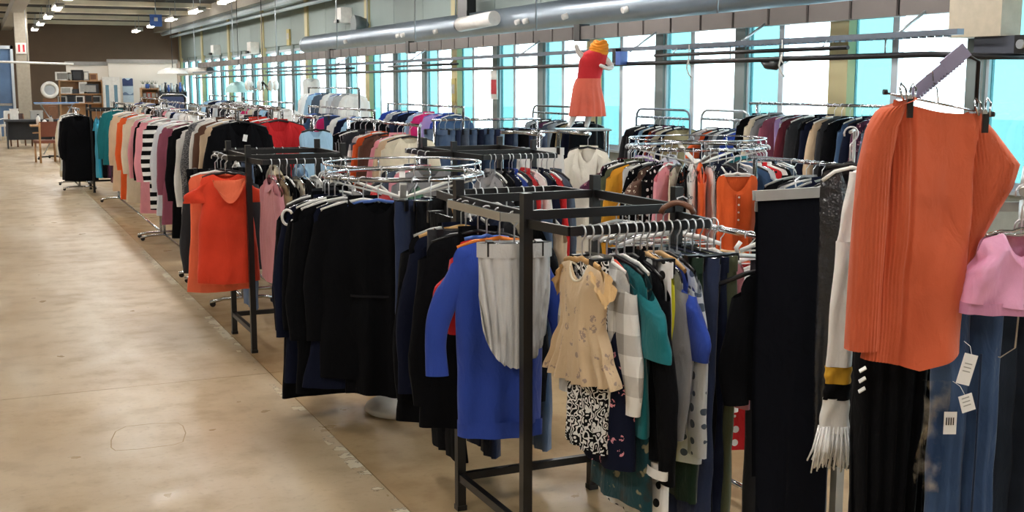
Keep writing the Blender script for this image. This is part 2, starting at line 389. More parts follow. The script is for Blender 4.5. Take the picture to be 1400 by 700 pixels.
# tray of grey blocks
tr = thing('conveyor_tray', 'long overhead conveyor tray of grey blocks along the windows', 'conveyor', (6.3, 0, 2.17))
blk = B((-.05, .018, .0), (.05, .507, .145)).mesh('block'); M_BLK = solid('conveyor_block', '6e6866', .5, .1, .1, 5)
y = 6.35; gaps = MB(); n = 0
while y < 37: put('block', blk, M_BLK, tr, (0, y, 0)); y += .525; n += 1
B((-.03, 6.35, .01), (.03, y, .135)).build('track', M_BLACK, tr)
for yy in (9.3, 13.2, 17.6, 22, 27, 32): T([(0, yy, .14), (0, yy, HC - 2.17)], .01, 6).build('hanging_rod', M_GALV, tr)
for x in (452, 560, 793):
    p = at_x(x, 60, 6.28); B((-.065, p.y - .07, -.02), (.065, p.y + .07, .17)).build('joint_box', M_PLBLACK, tr)
# rails
M_RAILG = solid('rail_grey', '6c7684', .4, .5); M_RAILK = solid('rail_black', '16181e', .4, .2)
ra = thing('overhead_rail', 'upper grey channel rail above the rear clothes racks', 'rail', (5.9, 0, 2.0))
MB().box((-.03, 5.9, -.008), (.03, 36, .03)).build('channel', M_RAILG, ra)
tooth = B((-.02, 0, -.02), (.02, .03, -.008)).mesh('rail_tooth')
for k in range(46): put('rail_tooth', tooth, M_RAILG, ra, (0, 6.0 + .075 * k, 0))
rb = thing('overhead_rail', 'black tube rail with a bend at its right end', 'rail', (5.9, 0, 1.87))
T([(0, 36, -.01), (0, 6.15, 0), (.02, 5.95, -.01), (.1, 5.80, -.02), (.25, 5.74, -.02), (1.25, 5.70, -.02)], .022, 10).build('tube', M_RAILK, rb)
for yy in (6.6, 8.5, 10.3, 13, 17, 21, 26, 31): T([(.0, yy, .0), (0, yy, .13)], .007, 6).build('spacer', M_GALV, rb); T([(.05, yy, .12), (.36, yy, .32)], .012, 6).build('strut', M_GALV, rb)
for ya, yb, nm in ((6.9, 9.6, 'right'), (14.6, 17.5, 'middle'), (19.3, 26, 'left')):
    t = thing('overhead_rail', 'thin short black rail in the %s of the overhead rails' % nm, 'rail', (5.82, 0, 1.935))
    T([(0, ya, 0), (0, yb, 0)], .016, 8).build('tube', M_RAILK, t)
    for yy in (ya + .3, yb - .3): T([(0.0, yy, 0), (.06, yy, .07)], .006, 6).build('bracket', M_GALV, t)
# drive box at the right end
bx = at_x(1305, 50, 6.2); bx2 = at_x(1370, 50, 6.2)
t = thing('drive_box', 'beige metal drive box at the right end of the conveyor tray', 'box', (6.2, bx.y, 1.985))
B((-.06, -.46, 0), (.12, 0, .55)).build('casing', solid('beige_enamel', 'b7ae9c', .5), t)
B((-.02, -.56, -.115), (.1, -.2, 0)).build('motor', solid('motor_grey', '4a4f5c', .5), t)
B((-.04, -.66, -.12), (.08, -.56, .0)).build('motor_end', M_PLBLACK, t); T([(.0, -.62, -.06), (-.06, -.62, -.06)], .03, 12).build('motor_cap', M_GALV, t)
T([(0, -.2, .55), (0, -.2, HC - 1.985)], .012, 6).build('hanging_rod', M_GALV, t)
# small things on the overhead rails
for x, y, lab in ((941, 62, 'left'), (1068, 62, 'right')):
    p = at_x(x, 60, 5.86)
    t = thing('hook', 'white wire hook on the black overhead rail, the %s one of two' % lab, 'hook', (5.9, p.y, 1.9))
    T([(-.03, 0, .12), (-.03, 0, -.0)] + arc((-.0, 0, -.03), .035, pi, 2.2 * pi, 8), .006, 6).build('wire', M_PLWHITE, t)
    T([(-.03, .0, 0), (-.04, .02, -.08), (-.03, 0, -.14), (0, 0, -.17)], .008, 6).build('hook_tip', M_PLWHITE, t)
p = at_x(849, 80, 5.86)
t = thing('control_box', 'small blue and black box clamped between overhead rails', 'box', (5.86, p.y, 1.86))
B((-.05, -.08, 0), (.03, .02, .13)).build('blue_part', M_PLBLUE, t); B((-.05, .02, .02), (.03, .09, .16)).build('black_part', M_PLBLACK, t)
p = at_x(1110, 79, 5.88)
t = thing('clamp', 'dark clamp lump hanging under the black rail', 'clamp', (5.9, 7.9, 1.85))
T([(0, -.14, -.0), (0, -.05, -.035), (0, .08, -.03), (0, .15, 0)], [.01, .035, .03, .01], 8).build('jaw', M_RAILK, t); B((-.012, -.03, -.01), (.012, .03, .04)).build('grip', M_GALV, t)
for (x, y), lab in (((470, 22), 'above the duct end'), ((346, 66), 'over the middle far windows'), ((295, 69), 'over the farthest windows')):
    p = at_x(x, y, 7.16); q = p.y
    t = thing('wall_unit', 'white box unit on the wall %s' % lab, 'box', (7.16, q, p.z))
    s = .2 if x == 470 else .24
    B((-.12, -s, -.15), (.12, s, .17)).build('casing', M_PLWHITE, t); B((-.19, -s * .6, -.15), (-.15, s * .6, -.08)).build('vent', M_PLBLACK, t)
t = thing('wall_speaker', 'dark grey round speaker on the wall beside the white unit', 'speaker', at_x(496, 34, 7.15))
T([(.12, 0, 0), (-.05, 0, 0), (-.2, .0, 0)], [.1, .17, .2], 14).build('horn', solid('speaker_grey', '5c6668', .5), t)
B((-.02, -.05, -.02), (.14, .05, .12)).build('bracket', M_GALV, t)
t = thing('floodlight', 'black floodlight on a bracket above the white cylinder spotlight', 'floodlight', at_x(640, 14, 7.05))
B((-.1, -.2, -.1), (.05, .2, .18)).build('housing', M_PLBLACK, t); B((.05, -.05, -.2), (.3, .05, -.12)).build('bracket', M_PLBLACK, t)
t = thing('fire_sign', 'red and white fire sign on a window pillar', 'sign', Vector((7.27, YC + 5 * MOD, at_x(690, 118, 7.2).z)))
B((-.02, -.12, -.2), (.0, .12, .24)).build('board', M_PLWHITE, t); B((-.024, -.1, -.12), (-.019, .1, .1)).build('red_field', solid('sign_red', 'd02838', .5), t)
t = thing('notice', 'small yellow notice on a far wall panel', 'notice', at_x(394, 51, 7.24))
B((-.01, -.14, -.2), (.03, .14, .2)).build('sheet', solid('notice_yellow', 'bfb070', .6), t); B((-.013, -.08, -.05), (-.009, .08, .1)).build('print', M_PLGREY, t)
t = thing('notice', 'yellow notice on the pillar behind the jeans rack', 'notice', Vector((7.22, YC + 6 * MOD, at_x(625, 124, 7.2).z)))
B((-.01, -.09, -.2), (.1, .09, .2)).build('sheet', solid('notice_yellow', 'bfb070', .6), t); B((-.013, -.06, -.05), (-.009, .06, .1)).build('print', M_PLGREY, t)
t = thing('exit_sign', 'white and red sign on the far left pier', 'sign', at_y(29, 66, 35.97))
B((-.14, -.0, -.15), (.14, .03, .15)).build('board', M_PLWHITE, t)
for s in (-.08, .04): B((s, -.006, -.1), (s + .05, -.0, .1)).build('red_bar', solid('sign_red', 'd02838', .5), t)
pp = at_y(0, 84, 35)
t = thing('wall_pipe', 'thin white pipe crossing in front of the far left pier', 'pipe', (pp.x, 35, pp.z))
T([(-1.5, 0, .03), (1.9, .5, -.05)], .03, 8).build('pipe', M_PLWHITE, t); T([(.7, .2, .0), (.7, .2, HC - pp.z)], .01, 6).build('hanging_rod', M_GALV, t)
# ================================================================== GARMENTS AND HANGERS
TOPZ = -.115                                            # neck height below the hook's resting point
KIND = {  # half shoulder, length, sleeve length, half hem, half waist, half depth, collar style
    'coat': (.215, 1.02, .60, .25, .215, .034, 'lapel'), 'jacket': (.215, .68, .60, .225, .205, .034, 'stand'), 'blazer': (.215, .72, .60, .22, .195, .032, 'lapel'),
    'sweater': (.21, .60, .56, .205, .20, .03, None), 'shirt': (.205, .70, .58, .205, .20, .022, 'shirt'), 'blouse': (.19, .62, .52, .21, .185, .022, 'shirt'),
    'tee': (.20, .60, .20, .205, .195, .022, None), 'top': (.165, .56, 0, .20, .165, .02, None), 'dress': (.185, .92, .16, .26, .165, .03, None),
    'gown': (.165, 1.0, 0, .24, .155, .03, None), 'cardigan': (.21, .66, .57, .215, .20, .03, 'stand')}
CACHE = {}
def sgn(a): return -1 if a < 0 else 1
def body_mb(Wd, L, hem, waist, d, neck=.072, nf=.055, nb=.012, slope=.30, k=2.6, amp=.009, seed=0, nu=36, nv=18, ruff=0, gather=None, ribs=0):
    rnd = random.Random(seed); p1, p2, p3 = (rnd.uniform(0, 6.3) for _ in range(3))
    prof = [(0, Wd), (.2, Wd * .97), (.48, waist), (.75, (waist + hem) / 2 * 1.01), (1, hem)]
    def w(v):
        for (a, x), (c, y) in zip(prof, prof[1:]):
            if v <= c + 1e-9: t = (v - a) / (c - a); t = t * t * (3 - 2 * t); return x + (y - x) * t
        return hem
    def fn(u, v):
        t = 2 * pi * u; c = cos(t); s = sin(t)
        cx = sgn(c) * abs(c) ** .75; sy = sgn(s) * abs(s) ** .85
        xs = Wd * cx; z0 = TOPZ - slope * max(0, abs(xs) - neck)
        e = (abs(xs) - .86 * Wd) / (.14 * Wd)
        if e > 0: z0 -= .03 * e * e
        if abs(xs) < neck: z0 -= (nf if s < 0 else nb) * (1 - (xs / neck) ** 2)
        ww = w(v); dd = .010 + (d - .010) * min(1, v * 5) ** .6 + .012 * v
        x = ww * cx; z = z0 + (TOPZ - L - z0) * v
        if gather and v > gather:
            g = (v - gather) / (1 - gather); y0 = .5 * g * d * sin(22 * cx + p1)
        else: y0 = 0
        a = amp * min(1, v * 1.6) ** 1.2
        y = dd * sy + y0 + a * (sin(k * pi * cx + p1 + .9 * sin(2.4 * v + p2)) + .55 * sin(2.4 * k * cx + p3 - 1.3 * v))
        nz = noise.noise(Vector((x * 7 + seed * 3.1, y * 3, z * 6))) * .011 * min(1, v * 4)
        y += nz; x += nz * .5
        if ribs: y += .0035 * sin(ribs * cx * pi) * sgn(s)
        z += .006 * sin(3 * cx + p2) * v
        return (x, y, z)
    mb = MB().surf(fn, nu, nv, True)
    return mb
def sleeve_mb(side, Wd, Ls, slope, r0=.072, r1=.047, seed=0, nu=14, nv=12, spread=.05, flat=.5, neck=.072):
    rnd = random.Random(seed + side * 5); p1 = rnd.uniform(0, 6.3); fwd = rnd.uniform(-.035, .01); sp = spread * rnd.uniform(.7, 1.2)
    zt = TOPZ - slope * max(0, Wd - neck) - .035
    def fn(u, v):
        t = 2 * pi * u; r = r0 + (r1 - r0) * v ** .8
        cx = Wd - .045 + (.035 + sp) * sin(min(1, v * 1.25) * pi / 2) - .012 * v
        cz = zt + .012 - Ls * v ** 1.02; cy = fwd * v * v
        wob = .1 * sin(9 * v + p1 + 2 * u * 6.28)
        x = cx + r * (1 + wob) * cos(t); y = cy + r * flat * (1 + wob) * sin(t)
        z = cz - (cos(t) * .5 * r if v < .2 else cos(t) * .5 * r * max(0, (1 - v)) )
        n_ = noise.noise(Vector((x * 9, y * 9 + seed, z * 9))) * .006
        return (side * (x + n_), y + n_, z)
    return MB().surf(fn, nu, nv, True)
def collar_mb(style, neck, d, L, seed):
    mb = MB()
    if style == 'lapel':
        for s in (-1, 1):
            def fn(u, v, s=s):
                x = s * (neck * (1 - v) * 1.0 + .004 + (.045 * sin(pi * min(1, v * 1.1)) + .008) * u); z = TOPZ - .004 - v * .30 - .012 * u
                return (x, -d * min(1, .3 + v * 2) - .009 - .006 * sin(pi * u), z)
            mb.surf(fn, 3, 8)
        z0 = TOPZ
        mb.surf(lambda u, v: (neck * 1.05 * cos(pi * u), .012 + .02 * sin(pi * u), z0 + .018 - .045 * v), 10, 2)
    elif style == 'stand':
        mb.surf(lambda u, v: (neck * 1.03 * cos(2 * pi * u), .016 * sin(2 * pi * u) - (.012 if sin(2 * pi * u) < 0 else 0), TOPZ + .028 - .05 * v - (.05 if sin(2 * pi * u) < 0 else .0) * abs(sin(2 * pi * u))), 20, 3, True)
    else:
        mb.surf(lambda u, v: ((neck + .012 * v) * 1.02 * cos(2 * pi * u), .018 * sin(2 * pi * u) * (1 + v) , TOPZ + .02 - .045 * v - (.055 if sin(2 * pi * u) < 0 else .0) * abs(sin(2 * pi * u))), 20, 3, True)
    return mb
def cached(key, fn, name):
    if key not in CACHE: CACHE[key] = fn().mesh(name)
    return CACHE[key]
NB = [0]
def build_top(t, kind, mat, var, hi=False, second=None, **ov):
    Wd, L, Ls, hem, waist, d, col = KIND[kind]
    Wd = ov.get('W', Wd); L = ov.get('L', L); Ls = ov.get('Ls', Ls); hem = ov.get('hem', hem); waist = ov.get('waist', waist); d = ov.get('d', d); col = ov.get('collar', col)
    nf = ov.get('nf', .10 if col == 'lapel' else .06); slope = ov.get('slope', .30); amp = ov.get('amp', .007 if not hi else .008)
    nu, nv = (72, 36) if hi else (34, 16)
    neck = ov.get('neck', .072 if Wd > .15 else .05)
    key = (kind, Wd, L, hem, waist, d, nf, slope, amp, var, hi, neck, ov.get('gather'), ov.get('ribs'))
    put('body', cached(('b',) + key, lambda: body_mb(Wd, L, hem, waist, d, neck=neck, nf=nf, slope=slope, seed=var, nu=nu, nv=nv, amp=amp, gather=ov.get('gather'), ribs=ov.get('ribs', 0)), 'body'), mat, t)
    if Ls:
        for s in (-1, 1):
            short = Ls < .3
            put('sleeve', cached(('s', s) + key + (Ls, ov.get('spread'), ov.get('r0')), lambda: sleeve_mb(s, Wd, Ls, slope, ov.get('r0', .085 if short else .07), ov.get('r1', .082 if short else .046), var, 22 if hi else 12, 22 if hi else 9, ov.get('spread', .09 if short else .04), ov.get('flat', .30 if short else .42), neck), 'sleeve'), ov.get('smat', mat), t)
    if col: put('collar', cached(('c', col, neck, d, var % 2), lambda: collar_mb(col, neck, d, L, var), 'collar'), second or mat, t)
    return Wd, L
def legs_mb(side, w, L, hem, d, seed, nu=18, nv=16, top=-.125):
    rnd = random.Random(seed + side); p1 = rnd.uniform(0, 6.3)
    def fn(u, v):
        a = 2 * pi * u; hw = (w * .53) + (hem - w * .53) * v ** .8; cx = w * .5 - .004 * v
        wob = .006 * v * sin(3 * pi * cos(a) + p1 + 3 * v)
        x = side * (cx + hw * cos(a)); y = d * (1 + .3 * v) * sin(a) + wob * 1.5 + noise.noise(Vector((x * 8, seed, v * 6))) * .012
        return (x + noise.noise(Vector((seed, v * 7, x * 4))) * .006, y, top - L * v)
    return MB().surf(fn, nu, nv, True)
def build_legs(t, mat, var, w=.19, L=.98, hem=.085, d=.022, band=None, hi=False, top=-.125):
    for s in (-1, 1): put('leg', cached(('l', s, w, L, hem, d, var, hi, top), lambda: legs_mb(s, w, L, hem, d, var, 30 if hi else 14, 30 if hi else 12, top), 'leg'), mat, t)
    put('waistband', cached(('wb', w, d, top), lambda: MB().surf(lambda u, v: (w * 1.04 * cos(2 * pi * u), (d + .004) * sin(2 * pi * u), top + .02 - .05 * v), 24, 2, True), 'waistband'), band or mat, t)
def build_skirt(t, mat, var, w=.17, L=.5, hem=.21, d=.03, n=5, amp=.013, hi=False, top=-.125, sag=0):
    rnd = random.Random(var); p1, p2 = rnd.uniform(0, 6), rnd.uniform(0, 6)
    def fn(u, v):
        a = 2 * pi * u; hw = w + (hem - w) * v; c = cos(a)
        s_ = sin(a); y = (d + .01 * v) * s_ + amp * v ** .6 * (1.3 - 2.0 * abs(sin(n * .5 * pi * c * (1 + .5 * v) + p1 + .5 * sin(2 * v + p2))) ** .8) + noise.noise(Vector((c * 3, var, v * 4))) * .012 * v
        z = top - L * v
        if sag: z += sag * (abs(c) ** 2.2) * v ** 2; hwk = 1 - .12 * v ** 3 * abs(c) ** 3; hw *= hwk
        return (hw * c, y, z)
    nu, nv = (72, 30) if hi else (32, 12)
    put('skirt_panel', cached(('k', w, L, hem, d, n, amp, var, hi, sag), lambda: MB().surf(fn, nu, nv, True), 'skirt_panel'), mat, t)
    put('waistband', cached(('wb', w, d, top), lambda: MB().surf(lambda u, v: (w * 1.04 * cos(2 * pi * u), (d + .004) * sin(2 * pi * u), top + .02 - .05 * v), 24, 2, True), 'waistband'), mat, t)
def hook_pts(): return [(0, 0, -.117), (0, 0, -.05), (.010, 0, -.040), (.0185, 0, -.027)] + arc((0, 0, -.019), .0205, -.1, pi + .35, 8)
HM = {'black': (M_PLBLACK, 'black plastic'), 'white': (M_PLWHITE, 'white plastic'), 'grey': (M_PLGREY, 'grey plastic'), 'wood': (M_WOOD, 'pale wooden'), 'wire': (M_CHROME, 'chrome wire'),
      'orange': (M_PLORANGE, 'orange plastic'), 'blue': (M_PLBLUE, 'blue plastic'), 'red': (M_PLRED, 'red plastic'), 'clip': (M_CHROME, 'chrome clip')}
def hanger_parts(t, kind, w):
    mat = HM[kind][0]; w = round(w, 2)
    put('hook', cached(('hook',), lambda: T(hook_pts(), .0028, 6), 'hook'), M_HOOK, t)
    if kind == 'clip':
        put('bar', cached(('hbar', w), lambda: T([(-w - .02, 0, -.11), (w + .02, 0, -.11)], .004, 6), 'bar'), mat, t)
        for s in (-1, 1): put('clip', cached(('hclip',), lambda: MB().box((-.012, -.035, -.15), (.012, -.03, -.1)).box((-.012, .03, -.15), (.012, .035, -.1)).box((-.012, -.035, -.107), (.012, .035, -.1)), 'clip'), M_PLBLACK, t, (s * w * .85, 0, 0))
    else:
        th = .011 if kind == 'wood' else .004 if kind == 'wire' else .008
        def f():
            mb = MB()
            pts = [(-w, 0, -.088 - .30 * max(0, w - .07)), (-w * .6, 0, -.085 - .26 * max(0, w * .6 - .07)), (-w * .25, 0, -.086), (0, 0, -.078), (w * .25, 0, -.086), (w * .6, 0, -.085 - .26 * max(0, w * .6 - .07)), (w, 0, -.088 - .30 * max(0, w - .07))]
            pts = [(x_, y_, z_ - .027) for x_, y_, z_ in pts]
            mb.tube(pts, th, 6, rr=.6 if kind != 'wire' else 1, up=(0, 1, 0)); return mb
        put('shoulder_bar', cached(('hb', kind if kind in ('wood', 'wire') else 'p', w), f, 'shoulder_bar'), mat, t)
        if kind in ('wire', 'white', 'grey'):
            zb = -.115 - .30 * max(0, w - .07)
            put('trouser_bar', cached(('ht', w), lambda: T([(-w, 0, zb), (w, 0, zb)], .003, 6), 'trouser_bar'), mat, t)
REG = []; CATS = {'tee': 'tee shirt', 'gown': 'dress', 'legs': 'trousers', 'top': 'top'}
def describe(kind, color, pattern, second):
    k = {'tee': 'tee shirt', 'gown': 'sleeveless dress', 'top': 'sleeveless top'}.get(kind, kind)
    ad = {'stripe': '%s and %s striped', 'pinstripe': '%s and %s pinstriped', 'check': '%s and %s checked', 'dots': '%s and %s dotted', 'swirl': '%s and %s swirl-print', 'floral': '%s and %s floral', 'print': '%s and %s printed', 'camo': '%s and %s mottled', 'tweed': '%s and %s tweed'}.get(pattern)
    c = {'pale': 'pale grey', 'sky': 'light blue', 'blue': 'royal blue', 'denim': 'mid blue', 'indigo': 'dark blue'}.get(color, color)
    s = {'pale': 'grey', 'sky': 'light blue'}.get(second or 'white', second or 'white')
    return ((ad % (c, s)) if ad else (c + (' satin' if pattern == 'satin' else ' ribbed' if pattern == 'rib' else ''))) + ' ' + k
def garment(spec, loc, rz=0, rack='', end='', hanger='black', label=None, hi=False, tilt=0, name=None, cat=None, hw=None, tag_=False, **ov):
    p = spec.split(':') + [None] * 4; kind, color, pattern, second = p[0], p[1], p[2] or 'plain', p[3]
    if kind == 'jeans' and pattern == 'plain': pattern, second = 'denim', ('8a9bb4' if color in ('denim', 'sky', 'slate') else '3a4664' if color != 'black' else '2a2b30')
    mat = fabric(color, pattern, second); NB[0] += 1
    var = ov.pop('var', NB[0] % 4)
    c = cat or CATS.get(kind, kind); nm = name or {'gown': 'dress', 'tee': 'tee_shirt'}.get(kind, kind)
    t = thing(nm, None, c, loc, rot=(tilt, 0, rz), group=('clothes on the ' + rack) if rack else None)
    if kind in KIND: Wd, L = build_top(t, kind, mat, var, hi, **ov)
    elif kind in ('trousers', 'jeans', 'leggings'):
        build_legs(t, mat, var, hi=hi, **ov); Wd = ov.get('w', .19)
    elif kind == 'skirt': build_skirt(t, mat, var, hi=hi, **ov); Wd = ov.get('w', .17)
    if tag_: put('price_tag', cached(('ptag',), lambda: B((-.016, -.001, -.05), (.016, .001, 0)), 'price_tag'), M_TAG, t, (.03, -.06, -.20), (.1, .2, .1))
    h = None
    if hanger:
        if kind in ('trousers', 'jeans', 'skirt', 'leggings'): hanger = 'clip'
        h = thing('coat_hanger', None, 'hanger', loc, rot=(tilt, 0, rz), group=('hangers on the ' + rack) if rack else 'coat hangers')
        hanger_parts(h, hanger, (hw or Wd - .02))
    REG.append(dict(o=t, h=h, hk=hanger, desc=(describe(kind, color, p[2], second) if kind != 'jeans' or p[2] else describe(kind, color, None, None)), rack=rack, end=end, label=label))
    return t
def fill(rack, end, p0, p1, specs, rz, hangers=('black', 'white', 'wire'), jit=.06, pos=None, **ov):
    p0, p1 = Vector(p0), Vector(p1); n = len(specs); out = []
    for i, sp in enumerate(specs):
        t = pos[i] if pos else (i + .5 + random.uniform(-.3, .3)) / n
        o2 = dict(ov)
        if isinstance(sp, tuple): sp, ex = sp; o2.update(ex)
        hk = o2.pop('hanger', hangers[i % len(hangers)])
        jj = o2.pop('yaw', random.uniform(-jit, jit))
        out.append(garment(sp, p0.lerp(p1, t), rz + jj, rack, end, hk, **o2))
    return out
def ring(rack, c, r, z, specs, angs, hangers=('black', 'white', 'wire'), **ov):
    for i, (sp, a) in enumerate(zip(specs, angs)):
        o2 = dict(ov)
        if isinstance(sp, tuple): sp, ex = sp; o2.update(ex)
        hk = o2.pop('hanger', hangers[i % len(hangers)]); yaw = o2.pop('yaw', random.uniform(-.05, .05))
        a = R(a); garment(sp, (c[0] + r * cos(a), c[1] + r * sin(a), z), a + pi + yaw, rack, 'front', hk, **o2)
def finish_labels():
    from collections import Counter
    cnt = Counter((g['desc'], g['rack']) for g in REG if not g['label']); seen = Counter()
    for g in REG:
        if g['label']: L = g['label']; HL = '%s hanger carrying the %s' % (HM.get(g['hk'], (0, ''))[1], L) if g['h'] else ''; HL = HL if len(HL.split()) <= 16 else 'hanger of the ' + L
        else:
            k = (g['desc'], g['rack'])
            if cnt[k] == 1: L = '%s hanging on the %s' % (g['desc'], g['rack']); HL = '%s hanger of the %s, %s' % (HM[g['hk']][1], g['desc'], g['rack']) if g['h'] else ''
            else:
                w = ORD[seen[k]]; seen[k] += 1
                e = {'near': 'from the near end of', 'left': 'from the left end of', 'front': 'going round'}[g['end']]
                L = '%s %s %s the %s' % (w, g['desc'], e, g['rack'])
                HL = '%s hanger of the %s %s, %s' % (HM[g['hk']][1], w, g['desc'], g['rack']) if g['h'] else ''
        g['o']['label'] = L
        if g['h']: g['h']['label'] = ' '.join(HL.split()[:16])
# ================================================================== RACKS AND THE CLOTHES ON THEM
def black_rack(x0, y0, x1, y1, h, label, loops, group='black steel four-sided racks'):
    t = thing('clothes_rack', label, 'clothes rack', (x0, y0, 0), group=group)
    w, d = x1 - x0, y1 - y0; pw = .034
    pm = cached(('post', h), lambda: MB().box((-pw / 2, -pw / 2, .015), (pw / 2, pw / 2, h)), 'post')
    fm = cached(('foot',), lambda: MB().box((-.02, -.02, 0), (.02, .02, .02)), 'foot')
    for a, c in ((0, 0), (w, 0), (0, d), (w, d)):
        p = put('post', pm, M_BLACK, t, (a, c, 0)); put('foot', fm, M_PLBLACK, p)
    for p, q in (((0, 0), (0, d)), ((w, 0), (w, d)), ((0, d), (w, d))):
        MB().bar((p[0], p[1], .135), (q[0], q[1], .135), .025, .03).build('base_bar', M_BLACK, t)
    for p, q in (((0, 0), (0, d)), ((w, 0), (w, d)), ((0, d), (w, d)), ((0, 0), (w, 0))):
        MB().bar((p[0], p[1], h - .075), (q[0], q[1], h - .075), .018, .032).build('top_bar', M_BLACK, t)
    for side, off, z, mat in loops:
        e = .03
        if side == 'front': pts = [(0, 0), (e, -off), (w - e, -off), (w, 0)]
        elif side == 'back': pts = [(0, d), (e, d + off), (w - e, d + off), (w, d)]
        elif side == 'left': pts = [(0, 0), (-off, e + .06), (-off, d - e), (0, d)]
        else: pts = [(w, 0), (w + off, e), (w + off, d - e), (w, d)]
        mb = MB()
        for p, q in zip(pts, pts[1:]): mb.bar((p[0], p[1], z - .016), (q[0], q[1], z - .016), .014, .03)
        mb.build('hang_rail', mat, t)
    return t
def rail_rack(p0, p1, z, label, mat=M_CHROME, group='chrome clothes rails', r=.0125, feet=.5, over=0):
    p0, p1 = Vector((p0[0], p0[1], 0)), Vector((p1[0], p1[1], 0)); d = p1 - p0; L = d.length
    t = thing('clothes_rack', label, 'clothes rack', p0, math.atan2(d.y, d.x), group)
    T([(-over, 0, z - r), (L + over, 0, z - r)], r, 10).build('hang_rail', mat, t)
    for x in (.03, L - .03):
        T([(x, 0, .06), (x, 0, z - 2 * r)], .015, 10).build('upright', mat, t)
        f = MB().tube([(x, -feet / 2, .035), (x, -feet * .3, .055), (x, feet * .3, .055), (x, feet / 2, .035)], .014, 8).build('foot', mat, t)
        for s in (-1, 1): T([(x - .012, s * (feet / 2 - .02), .022), (x + .012, s * (feet / 2 - .02), .022)], .022, 10).build('caster', M_PLBLACK, f)
    T([(.03, 0, .06), (L - .03, 0, .06)], .012, 8).build('base_bar', mat, t)
    return t
def loop_rack(p0, p1, z, label, mat):
    p0, p1 = Vector((p0[0], p0[1], 0)), Vector((p1[0], p1[1], 0)); d = p1 - p0; L = d.length; c = .10
    t = thing('clothes_rack', label, 'clothes rack', p0, math.atan2(d.y, d.x), 'looped tube racks by the windows')
    pts = [(0, 0, .05), (0, 0, z - c)] + [(c - c * cos(a), 0, z - c + c * sin(a)) for a in (.5, 1.0)] + [(c, 0, z)] + [(L - c, 0, z)] + [(L - c + c * sin(a), 0, z - c + c * cos(a)) for a in (.5, 1.0)] + [(L, 0, z - c), (L, 0, .05)]
    T(pts, .0115, 8).build('frame_tube', mat, t)
    T([(0, 0, z - .085), (L, 0, z - .085)], .0115, 8).build('hang_rail', mat, t)
    for x in (0, L): T([(x, -.25, .03), (x, .25, .03)], .014, 8).build('foot', mat, t)
    return t
def round_rack(c, r, z, label, spokes=6):
    t = thing('round_rack', label, 'clothes rack', (c[0], c[1], 0), group='round chrome clothes racks')
    T([(r * cos(a * pi / 24), r * sin(a * pi / 24), z - .0125) for a in range(48)], .0125, 8, closed=True).build('ring_rail', M_CHROME, t)
    T([(r * .985 * cos(a * pi / 24), r * .985 * sin(a * pi / 24), z + .045) for a in range(48)], .006, 6, closed=True).build('upper_ring', M_CHROME, t)
    for k in range(12):
        a = k * pi / 6; T([(r * .99 * cos(a), r * .99 * sin(a), z - .01), (r * .985 * cos(a), r * .985 * sin(a), z + .045)], .005, 6).build('ring_stay', M_CHROME, t)
    for k in range(spokes):
        a = 2 * pi * k / spokes + .2; MB().bar((.02 * cos(a), .02 * sin(a), z - .13), (r * cos(a), r * sin(a), z - .03), .032, .008).build('spoke', M_WHITE, t)
    T([(0, 0, .05), (0, 0, z - .10)], .024, 14).build('pole', M_WHITE, t)
    MB().lathe([(0, 0), (.20, 0), (.215, .012), (.205, .035), (.15, .065), (.07, .085), (.045, .10), (.04, .14), (.0, .14)], 36).build('base', M_WHITE, t)
    return t

